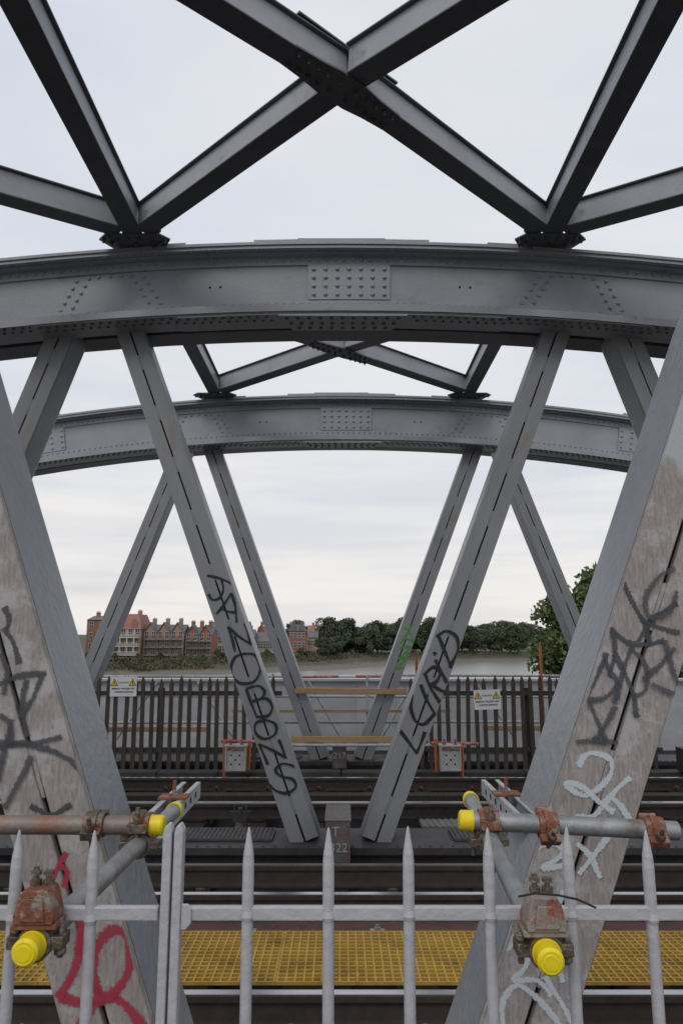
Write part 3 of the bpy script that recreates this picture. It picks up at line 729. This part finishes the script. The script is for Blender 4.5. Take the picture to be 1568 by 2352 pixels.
def board(x0,x1,y,z,label,h=.10,mat=PLANK,d=.04,rot=0):
    mb=MB(); mb.box(x0,x1,0,d,-h/2,h/2); o=obj("scaffold_board",mb.mesh("scaffold_board",[mat]),None,(0,y,z),(0,rot,0),label=label,category="board",group="timber scaffold boards"); bevel(o,.004,1)
board(-.73,1.03,11.64,1.04,"pale timber board fixed across the truss opening",.085,rot=math.radians(.6))
board(-.74,.96,11.05,.385,"pale timber board resting on the scaffold tubes",.085,d=.03)
board(-4.0,-2.3,12.65,.34,"timber board behind the picket fence",.08)
board(2.4,4.2,12.65,.36,"timber board behind the picket fence",.08)
board(-1.9,1.9,12.9,.62,"timber board behind the truss opening",.05)
TG="far scaffold tubes"
for (p,q,m,l) in (((-5,13.1,.86),(5.5,13.1,.84),GALVL,"long galvanised scaffold tube behind the fence"),
   ((-5,13.1,.40),(5.5,13.1,.42),GALVL,"long galvanised scaffold tube behind the fence"),
   ((-5,13.0,1.20),(-.5,13.0,1.20),GALVL,"long galvanised scaffold tube behind the fence"),
   ((.6,13.1,1.22),(5.2,13.1,1.20),GALVL,"long galvanised scaffold tube behind the fence"),
   ((-.75,13.0,1.19),(-.05,13.0,1.2),PINK,"red scaffold tube across the opening"),
   ((-.05,13.05,1.2),(.25,13.05,1.2),WHITE,"white painted scaffold tube across the opening"),
   ((.25,13.0,1.2),(.75,13.0,1.2),PINK,"red scaffold tube across the opening"),
   ((-.9,11.00,.31),(1.6,11.00,.31),GALVL,"galvanised tube under the timber board"),
   ((-1.76,10.93,.38),(-1.18,10.93,.37),PINK,"short red tube on the track bracket"),
   ((1.30,10.93,.35),(2.0,10.93,.34),PINK,"short red tube on the track bracket"),
   ((-4.0,13.3,.1),(-3.3,13.3,1.1),GALVL,"diagonal galvanised scaffold brace tube"),((-2.6,13.3,1.1),(-1.9,13.3,.1),GALVL,"diagonal galvanised scaffold brace tube"),
   ((-.6,13.3,1.1),(.0,13.3,.1),GALVL,"diagonal galvanised scaffold brace tube"),((.7,13.3,.1),(1.3,13.3,1.1),GALVL,"diagonal galvanised scaffold brace tube"),((2.4,13.3,1.1),(3.1,13.3,.1),GALVL,"diagonal galvanised scaffold brace tube"),
   ((-1.2,12.9,-.3),(-1.2,12.9,1.25),GALVL,"upright galvanised scaffold tube"),((.45,12.95,-.3),(.45,12.95,1.22),GALVL,"upright galvanised scaffold tube"),
   ((3.46,12.75,-.2),(3.46,12.75,1.74),ORANGE,"upright orange painted tube behind the fence"),((1.30,12.75,-.2),(1.30,12.75,1.58),ORANGE,"upright orange painted tube behind the fence"),
   ((-1.68,10.82,-.10),(-1.69,10.82,.40),ORANGE,"short upright orange tube beside bracket"),((-1.34,10.86,-.02),(-1.33,10.86,.36),ORANGE,"short upright orange tube beside bracket"),
   ((1.37,10.86,-.04),(1.365,10.86,.42),ORANGE,"short upright orange tube beside bracket"),((1.735,10.82,-.10),(1.74,10.82,.37),ORANGE,"short upright orange tube beside bracket")):
    tube(p,q,m,l,r=.022 if m is not ORANGE else .024,group=TG)
def bracket_box(x):
    mb=MB(); mb.box(-.145,.145,-.12,.09,0,.02); mb.box(-.145,-.125,-.12,.09,.0205,.335); mb.box(.125,.145,-.12,.09,.0205,.335); mb.box(-.1245,.1245,-.10,.09,.0205,.28); mb.box(-.16,.16,-.13,.09,.3355,.352)
    for (a,b) in ((-.06,.09),(.06,.09),(-.06,.21),(.06,.21),(0,.15)): mb.cyl((a,-.1015,b),(a,-.1003,b),.014,seg=12,mi=1)
    for a in (-.08,.08): mb.cyl((a,-.04,.352),(a,-.04,.43),.014,seg=8,mi=2); mb.cyl((a,-.04,.352),(a,-.04,.375),.028,seg=6,mi=2)
    mb.box(-.12,.12,-.128,-.121,.29,.33,2)
    o=obj("track_bracket",mb.mesh("track_bracket",[GALVL,DARK,RUST]),None,(x,10.80,0),label="perforated galvanised bracket box standing by the track",category="bracket",group="galvanised track brackets"); bevel(o,.004,1)
bracket_box(-1.51); bracket_box(1.555)
mb=MB(); mb.box(-14,14,16.2,16.5,-1.2,.95)
for i in range(30): mb.box(-14+i*.95,-13.96+i*.95,16.17,16.199,-1.2,.95)
mb.box(-14,14,16.12,16.55,.951,1.0)
obj("parapet_wall",mb.mesh("parapet_wall",[CONC]),None,label="plain grey panelled parapet of the neighbouring span",category="parapet")
mb=MB(); mb.box(-25,25,13.4,16.12,-.7,-.5); obj("service_deck",mb.mesh("service_deck",[DECKM]),kind="structure")

# ------------------------------------------------------------------ landscape
WZ=-6.2
shore=[(-900,45),(-160,120),(-75,154),(-42,164),(-26,180),(2,214),(18,255),(75,300),(240,350),(900,420)]
rshore=[(15,-300),(17,50),(26,110),(70,170),(300,260),(900,330)]
def sd(p,poly):
    best=1e9; sgn=1
    for (a,b) in zip(poly[:-1],poly[1:]):
        ax,ay=a; bx,by=b; dx,dy=bx-ax,by-ay; t=max(0,min(1,((p[0]-ax)*dx+(p[1]-ay)*dy)/(dx*dx+dy*dy)))
        qx,qy=ax+dx*t,ay+dy*t; d=math.hypot(p[0]-qx,p[1]-qy)
        if d<best: best=d; sgn=1 if (dx*(p[1]-ay)-dy*(p[0]-ax))>0 else -1
    return best*sgn
def sstep(a,b,x):
    t=max(0,min(1,(x-a)/(b-a))); return t*t*(3-2*t)
def height(x,y):
    d1=sd((x,y),shore); d2=-sd((x,y),rshore)
    d=max(d1,d2)
    n=noise.noise(Vector((x*.03,y*.03,0)))*1.0+noise.noise(Vector((x*.15,y*.15,3)))*.35
    z=-9+2.9*sstep(-12,0,d)+.8*sstep(0,9,d)+2.2*sstep(6,16,d)+n*.5*sstep(2,14,d)
    if y>500: z+= 26*sstep(700,1800,y)*(0.6+.4*noise.noise(Vector((x*.0012,y*.001,5))))
    return z
xs=sorted(set([-3000,-2000,-1400,-1000]+[-800+i*50 for i in range(33)]+[-120+i*4 for i in range(66)]+[1000,1400,2000,3000]))
ys=[-300,-100,0,30]+[40+i*5 for i in range(70)]+[400+i*40 for i in range(20)]+[1300,1600,2000,2600,3500,5000]
mb=MB(); vs=[(x,y,height(x,y)) for y in ys for x in xs]; nx=len(xs)
mb.add(vs,[(j*nx+i,j*nx+i+1,(j+1)*nx+i+1,(j+1)*nx+i) for j in range(len(ys)-1) for i in range(nx-1)])
def ground_mat():
    m,nt,b=new_mat("river_bank_ground"); N,L=nt.nodes,nt.links
    g=N.new("ShaderNodeNewGeometry"); s=N.new("ShaderNodeSeparateXYZ"); L.new(g.outputs["Position"],s.inputs[0])
    n=N.new("ShaderNodeTexNoise"); n.inputs["Scale"].default_value=.25; n.inputs["Detail"].default_value=8; L.new(g.outputs["Position"],n.inputs[0])
    md=N.new("ShaderNodeMath"); md.operation='MULTIPLY_ADD'; md.inputs[1].default_value=2.0; L.new(n.outputs["Fac"],md.inputs[0]); L.new(s.outputs["Z"],md.inputs[2])
    mr=N.new("ShaderNodeMapRange"); mr.inputs[1].default_value=-4.6; mr.inputs[2].default_value=-3.9; L.new(md.outputs[0],mr.inputs[0])
    n2=N.new("ShaderNodeTexNoise"); n2.inputs["Scale"].default_value=1.2; n2.inputs["Detail"].default_value=8; L.new(g.outputs["Position"],n2.inputs[0])
    r=N.new("ShaderNodeValToRGB"); r.color_ramp.elements[0].position=.35; r.color_ramp.elements[1].position=.65
    r.color_ramp.elements[0].color=(.03,.036,.018,1); r.color_ramp.elements[1].color=(.085,.08,.045,1); L.new(n2.outputs["Fac"],r.inputs[0])
    r2=N.new("ShaderNodeValToRGB"); r2.color_ramp.elements[0].color=(.085,.075,.06,1); r2.color_ramp.elements[1].color=(.17,.15,.125,1); L.new(n2.outputs["Fac"],r2.inputs[0])
    mx=N.new("ShaderNodeMixRGB"); L.new(mr.outputs[0],mx.inputs[0]); L.new(r2.outputs[0],mx.inputs[1]); L.new(r.outputs[0],mx.inputs[2]); L.new(mx.outputs[0],b.inputs["Base Color"])
    b.inputs["Roughness"].default_value=.9; return m
obj("ground",mb.mesh("ground",[ground_mat()],True),kind="structure")
m,nt,b=new_mat("river_water"); b.inputs["Base Color"].default_value=(.20,.195,.18,1); b.inputs["Roughness"].default_value=.28
nn=nt.nodes.new("ShaderNodeTexNoise"); nn.inputs["Scale"].default_value=.5; nn.inputs["Detail"].default_value=3
tc=nt.nodes.new("ShaderNodeNewGeometry"); nt.links.new(tc.outputs["Position"],nn.inputs["Vector"])
bp=nt.nodes.new("ShaderNodeBump"); bp.inputs["Strength"].default_value=.2; bp.inputs["Distance"].default_value=.10
nt.links.new(nn.outputs["Fac"],bp.inputs["Height"]); nt.links.new(bp.outputs[0],b.inputs["Normal"])
plane("river",-3000,3000,-300,1200,WZ,m)

# trees ---------------------------------------------------------------
def leaf_mat(name,c1,c2):
    m,nt,b=new_mat(name); N,L=nt.nodes,nt.links
    tc=N.new("ShaderNodeTexCoord"); n=N.new("ShaderNodeTexNoise"); n.inputs["Scale"].default_value=.7; n.inputs["Detail"].default_value=5; L.new(tc.outputs["Object"],n.inputs[0])
    oi=N.new("ShaderNodeObjectInfo")
    r=N.new("ShaderNodeValToRGB"); r.color_ramp.elements[0].position=.3; r.color_ramp.elements[1].position=.7
    r.color_ramp.elements[0].color=(*c1,1); r.color_ramp.elements[1].color=(*c2,1); L.new(n.outputs["Fac"],r.inputs[0])
    h=N.new("ShaderNodeHueSaturation"); mr=N.new("ShaderNodeMapRange"); mr.inputs[3].default_value=.47; mr.inputs[4].default_value=.53; L.new(oi.outputs["Random"],mr.inputs[0]); L.new(mr.outputs[0],h.inputs["Hue"])
    mv=N.new("ShaderNodeMapRange"); mv.inputs[3].default_value=.75; mv.inputs[4].default_value=1.3; L.new(oi.outputs["Random"],mv.inputs[0]); L.new(mv.outputs[0],h.inputs["Value"])
    L.new(r.outputs[0],h.inputs["Color"]); L.new(h.outputs[0],b.inputs["Base Color"]); b.inputs["Roughness"].default_value=.75; b.inputs["Specular IOR Level"].default_value=.2
    return m
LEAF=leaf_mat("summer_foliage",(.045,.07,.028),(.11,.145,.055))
LEAFF=leaf_mat("hazed_summer_foliage",(.062,.082,.05),(.125,.15,.085))  # lighter, greyer leaves: distance haze painted into the colour
BARK=surf("bark",(.10,.08,.06),(.05,.04,.03),.9,4,bump=.5)
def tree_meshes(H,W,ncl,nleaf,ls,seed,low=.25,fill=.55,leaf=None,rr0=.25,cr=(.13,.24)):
    rnd=random.Random(seed); mb=MB(); cl=[]
    for i in range(ncl):
        a=rnd.uniform(0,2*math.pi); z=rnd.uniform(low,.93); rr=math.sqrt(max(0,1-((z-.55)/.45)**2))*W/2*rnd.uniform(rr0,.92)
        if z<.35: rr=max(rr,W/2*rnd.uniform(.4,.85))
        cl.append((Vector((rr*math.cos(a),rr*math.sin(a),z*H)), W*rnd.uniform(*cr)))
    V=[];F=[]
    for c,r in cl:
        for k in range(nleaf):
            d=Vector((rnd.gauss(0,1),rnd.gauss(0,1),rnd.gauss(0,1))).normalized()*r*rnd.uniform(fill,1.08); d.z*=.75
            p=c+d; u=Vector((rnd.gauss(0,1),rnd.gauss(0,1),rnd.gauss(0,1))).normalized(); w=u.cross(Vector((rnd.gauss(0,1),rnd.gauss(0,1),rnd.gauss(0,1)))).normalized()
            s=ls*rnd.uniform(.6,1.2); o=len(V)
            V+= [p-u*s,p+w*s*.6,p+u*s,p-w*s*.6]; F.append((o,o+1,o+2,o+3))
    mb.add(V,F); crown=mb.mesh("crown",[leaf or LEAFF],recalc=False)
    t=MB(); t.cyl((0,0,-1),(0,0,H*.3),H*.028,H*.02,10,caps=False); t.cyl((0,0,H*.3),(.02*H,0,H*.7),H*.02,H*.008,10)
    for c,r in cl[:min(14,ncl)]: t.cyl((0,0,H*rnd.uniform(.2,.45)),c,H*.011,H*.003,6)
    return crown,t.mesh("trunk",[BARK],True)
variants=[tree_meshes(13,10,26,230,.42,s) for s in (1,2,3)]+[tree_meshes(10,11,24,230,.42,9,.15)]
def tree(x,y,v,s,label,group=None,sz=None):
    z=height(x,y)-.2
    T=obj("tree",None,None,(x,y,z),(0,0,random.uniform(0,6.28)),label=label,category="tree",group=group); T.scale=(s,s,sz or s)
    obj("crown",variants[v][0],T); obj("trunk",variants[v][1],T)
rt=random.Random(4)
for i in range(56):
    D=rt.uniform(262,345); a=rt.uniform(-.025,.28); x=a*D
    if sd((x,D),shore)<14: D+=45; 
    if sd((x,D),shore)<10: continue
    tree(x,D,rt.randrange(4),rt.uniform(.72,1.08),"leafy green tree on the wooded river bank","trees on the river bank")
for i in range(22):
    D=rt.uniform(380,520); a=rt.uniform(-.12,.30); tree(a*D,D,rt.randrange(4),rt.uniform(.9,1.3),"leafy green tree on the wooded river bank","trees on the river bank")
for (x,y,s) in ((-77,195,.8),(-74,186,.45),(-80,200,.9),(-47,190,.20),(-42,192,.18),(-33,198,.30),(-28,206,.32),(-22,214,.26),(-12,224,.32),(-6,232,.5),(-58,188,.2),(-52,187,.18),(-36,190,.2),(-3,240,.6),(-64,186,.22)):
    tree(x,y,3 if s<.45 else rt.randrange(4),s,"bushy green tree growing on the bank by the houses","trees by the riverside houses")
variants.append(tree_meshes(12.3,11,150,600,.27,25,.03,.25,LEAF,.1,(.15,.22)))
tree(23.6,67,4,1.0,"big dense green tree standing beside the bridge")
tree(28.5,72,4,1.14,"big dense green tree standing beside the bridge")
variants.append(tree_meshes(5,6,50,420,.20,33,.02,.2,LEAF,.1))
tree(19.8,62,5,.62,"low green bush at the foot of a tree")
tree(21.6,64,5,.8,"low green bush at the foot of a tree")
mb=MB(); V=[];F=[]
for i in range(20000):
    t=rt.random(); k=rt.choice([1,2,3,4,5,6]); a=shore[k]; b_=shore[k+1]; x=a[0]+(b_[0]-a[0])*t; y=a[1]+(b_[1]-a[1])*t
    dx,dy=b_[0]-a[0],b_[1]-a[1]; l=math.hypot(dx,dy); o=rt.uniform(8,24)+ (0 if k<4 else 3); x+=-dy/l*o; y+=dx/l*o
    if abs(x)>80: continue
    z=height(x,y); p=Vector((x,y,z+rt.uniform(0,.8)*(.5+noise.noise(Vector((x*.1,y*.1,0)))+.3)))
    u=Vector((rt.gauss(0,1),rt.gauss(0,1),rt.gauss(0,1))).normalized(); w=u.cross(Vector((rt.gauss(0,1),rt.gauss(0,1),rt.gauss(0,1)))).normalized(); s=.32; q=len(V)
    V+=[p-u*s,p+w*s*.6,p+u*s,p-w*s*.6]; F.append((q,q+1,q+2,q+3))
mb.add(V,F); obj("bank_scrub",mb.mesh("bank_scrub",[leaf_mat("scrub_foliage",(.045,.045,.026),(.115,.098,.062))],recalc=False),kind="stuff",label="low green and straw-coloured scrub along the bank")

# houses ----------------------------------------------------------------
BRK=surf("red_brick",(.30,.13,.09),(.21,.09,.065),.85,1.5)
BRKB=surf("pinkish_brown_brick",(.36,.22,.165),(.25,.155,.12),.85,1.5)
YBR=surf("yellow_stock_brick",(.40,.31,.21),(.30,.23,.15),.85,1.5)
ROOFR=surf("red_tile_roof",(.32,.16,.13),(.22,.11,.09),.8,2)
ROOFG=surf("slate_roof",(.16,.155,.16),(.10,.098,.10),.7,2)
STUC=surf("white_stucco",(.62,.60,.56),(.5,.48,.45),.7,2)
GLASS=surf("window_glass",(.05,.055,.06),rough=.15)
WFR=surf("white_window_frame",(.5,.5,.48),rough=.6)
GALVD=surf("dark_ironwork",(.11,.09,.08),rough=.7)
def win_mesh(w,h):
    mb=MB(); mb.box(-w/2,w/2,-.06,-.02,0,h,0); mb.box(-w/2-.08,w/2+.08,-.10,-.061,-.10,0,1); mb.box(-w/2-.08,w/2+.08,-.10,-.061,h,h+.10,1)
    mb.box(-w/2-.08,-w/2,-.10,-.061,0,h,1); mb.box(w/2,w/2+.08,-.10,-.061,0,h,1); mb.box(-w/2,w/2,-.09,-.061,h*.48,h*.53,1); mb.box(-.03,.03,-.085,-.061,0,h,1)
    return mb.mesh("window",[GLASS,WFR])
WM=win_mesh(1.0,1.7)
def house(x0,x1,y,z0,ze,zr,wallm,roofm,storeys,label,depth=10,style="gable",bays=3,balc=False,chim=2,nwin=None):
    w=x1-x0; H=obj("riverside_house",None,None,((x0+x1)/2,y,z0),label=label,category="house",group="houses along the river")
    hw=w/2; eh=ze-z0; rh=zr-z0
    mb=MB(); mb.box(-hw,hw,0,depth,-1.5,eh); 
    if style=="frontgable":
        n=bays; bw=w/n
        for i in range(n):
            c=-hw+bw*(i+.5); mb.prism([(c-bw*.42,eh+.001),(c+bw*.42,eh+.001),(c,rh-.3)],-.02,.3)
    obj("wall",mb.mesh("wall",[wallm]),H)
    mb=MB()
    if style=="gable": mb.prism([(-.4,eh+.002),(depth+.4,eh+.002),(depth/2,rh)],-hw-.1,hw+.1,'x')
    elif style=="mansard":
        mb.add([(-hw-.2,-.3,eh+.01),(hw+.2,-.3,eh+.01),(hw+.2,depth+.2,eh+.01),(-hw-.2,depth+.2,eh+.01),(-hw+1.2,1.8,rh),(hw-1.2,1.8,rh),(hw-1.2,depth-1.8,rh),(-hw+1.2,depth-1.8,rh)],
               [(0,1,5,4),(1,2,6,5),(2,3,7,6),(3,0,4,7),(4,5,6,7),(3,2,1,0)])
        for i in range(bays):
            c=-hw+w/bays*(i+.5); mb.prism([(c-.8,eh+.3),(c+.8,eh+.3),(c+.8,eh+1.9),(c,eh+2.9),(c-.8,eh+1.9)],-.2,1.8)
    else:
        n=bays; bw=w/n; mb.prism([(.31,eh+.002),(depth+.3,eh+.002),(depth/2,rh-.6)],-hw,hw,'x')
        for i in range(n):
            c=-hw+bw*(i+.5)
            for s in(-1,1):
                mb.prism([(c,rh-.25),(c,rh),(c+s*bw*.48,eh+.02),(c+s*bw*.48,eh-.22)],-.4,depth/2)
    roof=obj("roof",mb.mesh("roof",[roofm]),H)
    for i in range(chim):
        cx=-hw+w*(i+.5)/chim if chim>1 else 0
        mb=MB(); mb.box(cx-.5,cx+.5,depth*.4,depth*.4+.9,eh+.3,rh+.7); mb.box(cx-.6,cx+.6,depth*.4-.1,depth*.4+1,rh+.701,rh+.85)
        for k in range(4): mb.cyl((cx-.4+k*.27,depth*.4+.45,rh+.85),(cx-.4+k*.27,depth*.4+.45,rh+1.3),.11,.09,8)
        obj("chimney",mb.mesh("chimney",[wallm]),roof)
    sh=eh/storeys; nw=nwin or bays*2
    for s in range(storeys):
        for i in range(nw):
            obj("window",WM,H,(-hw+w*(i+.5)/nw,0,s*sh+sh*.25),(0,0,0))
    if balc:
        for s in range(1,storeys):
            mb=MB(); z=s*sh-.05; mb.box(-hw+.3,hw-.3,-1.3,-.12,z,z+.14); mb.box(-hw+.3,hw-.3,-1.3,-1.22,z+.95,z+1.05)
            k=-hw+.35
            while k<hw-.3: mb.box(k-.03,k+.03,-1.29,-1.23,z+.14,z+.95); k+=.3
            k=-hw+.4
            while k<hw: mb.box(k-.09,k+.09,-1.3,-1.12,z+1.05,z+sh-.02); k+=w/nw if balc!=2 else w/bays*.98
            obj("balcony",mb.mesh("balcony",[STUC if balc==1 else GALVD]),H)
    return H
house(-72.0,-66.6,206,-4.4,7.7,9.0,BRK,ROOFG,4,"tall red brick house end with chimney stacks",12,"gable",1,False,2)
house(-66.4,-55.0,200,-4.4,5.0,9.2,BRKB,ROOFR,4,"red brick mansion with white balconies and tiled mansard roof",12,"mansard",3,1,3)
house(-54.8,-43.6,202,-4.4,4.2,7.0,BRKB,ROOFG,4,"brown brick terrace with gables and iron balconies",10,"frontgable",3,2,3)
house(-43.4,-36.0,203,-4.4,3.5,6.3,BRK,ROOFG,4,"darker brick terrace end with gables and iron balconies",10,"frontgable",2,2,3)
house(-38.0,-33.0,225,-4.4,3.0,6.2,YBR,ROOFG,3,"small brick house with grey slate roof",9,"gable",2,False,1)
house(-33.6,-27.8,232,-4.4,2.2,5.5,BRKB,ROOFG,2,"low brown brick house with slate roof",9,"gable",2,False,2)
house(-27.6,-21,236,-4.4,1.6,4.6,YBR,ROOFG,2,"yellow brick cottage row with slate roof",8,"gable",3,False,1)
house(-30.5,-24.5,262,-4.2,4.6,7.6,BRK,ROOFR,3,"red brick house with tiled roof and chimneys",9,"frontgable",2,False,2)
house(-18,-12.3,250,-4.2,5.2,7.4,BRK,ROOFG,3,"square red brick house with white windows",9,"mansard",2,False,2)
house(-12.0,-8.4,262,-4.2,3.0,5.6,YBR,ROOFG,2,"pale brick house beside the trees",8,"gable",2,False,1)
house(-14,-5,300,-4.2,5.0,8.2,BRKB,ROOFR,3,"brown brick house with tiled roof among trees",9,"gable",3,False,2)
house(-48,-34,268,-4.2,5.5,9.0,BRKB,ROOFG,3,"long brick house with slate roof behind the terrace",9,"gable",4,False,3)

# ------------------------------------------------------------------ sky, sun
w=bpy.data.worlds.new("World"); scene.world=w; w.use_nodes=True
N,L=w.node_tree.nodes,w.node_tree.links
bg=N["Background"]; bg.inputs["Strength"].default_value=.108
sky=N.new("ShaderNodeTexSky"); sky.sky_type='NISHITA'; sky.sun_disc=False; sky.sun_elevation=math.radians(48); sky.sun_rotation=math.radians(200); sky.air_density=1.5; sky.dust_density=2
tc=N.new("ShaderNodeTexCoord"); sp=N.new("ShaderNodeSeparateXYZ"); L.new(tc.outputs["Generated"],sp.inputs[0])
za=N.new("ShaderNodeMath"); za.operation='ABSOLUTE'; L.new(sp.outputs["Z"],za.inputs[0])
zz=N.new("ShaderNodeMath"); zz.operation='ADD'; zz.inputs[1].default_value=.12; L.new(za.outputs[0],zz.inputs[0])
dx=N.new("ShaderNodeMath"); dx.operation='DIVIDE'; L.new(sp.outputs["X"],dx.inputs[0]); L.new(zz.outputs[0],dx.inputs[1])
dy=N.new("ShaderNodeMath"); dy.operation='DIVIDE'; L.new(sp.outputs["Y"],dy.inputs[0]); L.new(zz.outputs[0],dy.inputs[1])
cb=N.new("ShaderNodeCombineXYZ"); L.new(dx.outputs[0],cb.inputs[0]); L.new(dy.outputs[0],cb.inputs[1])
n1=N.new("ShaderNodeTexNoise"); n1.inputs["Scale"].default_value=.75; n1.inputs["Detail"].default_value=7; n1.inputs["Roughness"].default_value=.5; n1.inputs["Distortion"].default_value=.4; L.new(cb.outputs[0],n1.inputs[0])
r=N.new("ShaderNodeValToRGB"); e=r.color_ramp.elements
e[0].position=.38; e[0].color=(6.3,6.75,7.6,1); e[1].position=.62; e[1].color=(7.9,7.85,8.05,1)
L.new(n1.outputs["Fac"],r.inputs[0])
mrz=N.new("ShaderNodeMapRange"); mrz.inputs[1].default_value=.0; mrz.inputs[2].default_value=.42; mrz.inputs[3].default_value=1; mrz.inputs[4].default_value=0; L.new(za.outputs[0],mrz.inputs[0])
r2=N.new("ShaderNodeValToRGB"); e=r2.color_ramp.elements; e[0].position=.38; e[0].color=(6.8,6.75,7.0,1); e[1].position=.58; e[1].color=(8.6,8.3,8.0,1)
n2=N.new("ShaderNodeTexNoise"); n2.inputs["Scale"].default_value=2.2; n2.inputs["Detail"].default_value=7; mpz=N.new("ShaderNodeMapping"); mpz.inputs["Scale"].default_value=(1,1,11); L.new(tc.outputs["Generated"],mpz.inputs[0]); L.new(mpz.outputs[0],n2.inputs[0]); L.new(n2.outputs["Fac"],r2.inputs[0])
mx=N.new("ShaderNodeMixRGB"); L.new(mrz.outputs[0],mx.inputs[0]); L.new(r.outputs[0],mx.inputs[1]); L.new(r2.outputs[0],mx.inputs[2])
mx2=N.new("ShaderNodeMixRGB"); mx2.inputs[0].default_value=.94; L.new(sky.outputs[0],mx2.inputs[1]); L.new(mx.outputs[0],mx2.inputs[2])
L.new(mx2.outputs[0],bg.inputs["Color"])
sl=bpy.data.lights.new("sun",'SUN'); sl.energy=1.0; sl.angle=math.radians(25); sl.color=(1,.97,.93)
so=obj("sun",sl,None,(0,0,30)); 
d=Vector((math.sin(math.radians(200))*math.cos(math.radians(48)), math.cos(math.radians(200))*math.cos(math.radians(48)), math.sin(math.radians(48))))
so.rotation_euler=d.to_track_quat('Z','Y').to_euler()

# ------------------------------------------------------------------ camera
cam=bpy.data.cameras.new("camera"); co=obj("camera",cam,None,(0,0,EYE),(math.radians(90+10.17),0,0))
cam.sensor_fit='VERTICAL'; cam.sensor_height=36; cam.lens=36*1650/2352; cam.clip_end=8000; cam.clip_start=.05
scene.camera=co
scene.view_settings.view_transform='Standard'; scene.view_settings.look='None'; scene.view_settings.exposure=0
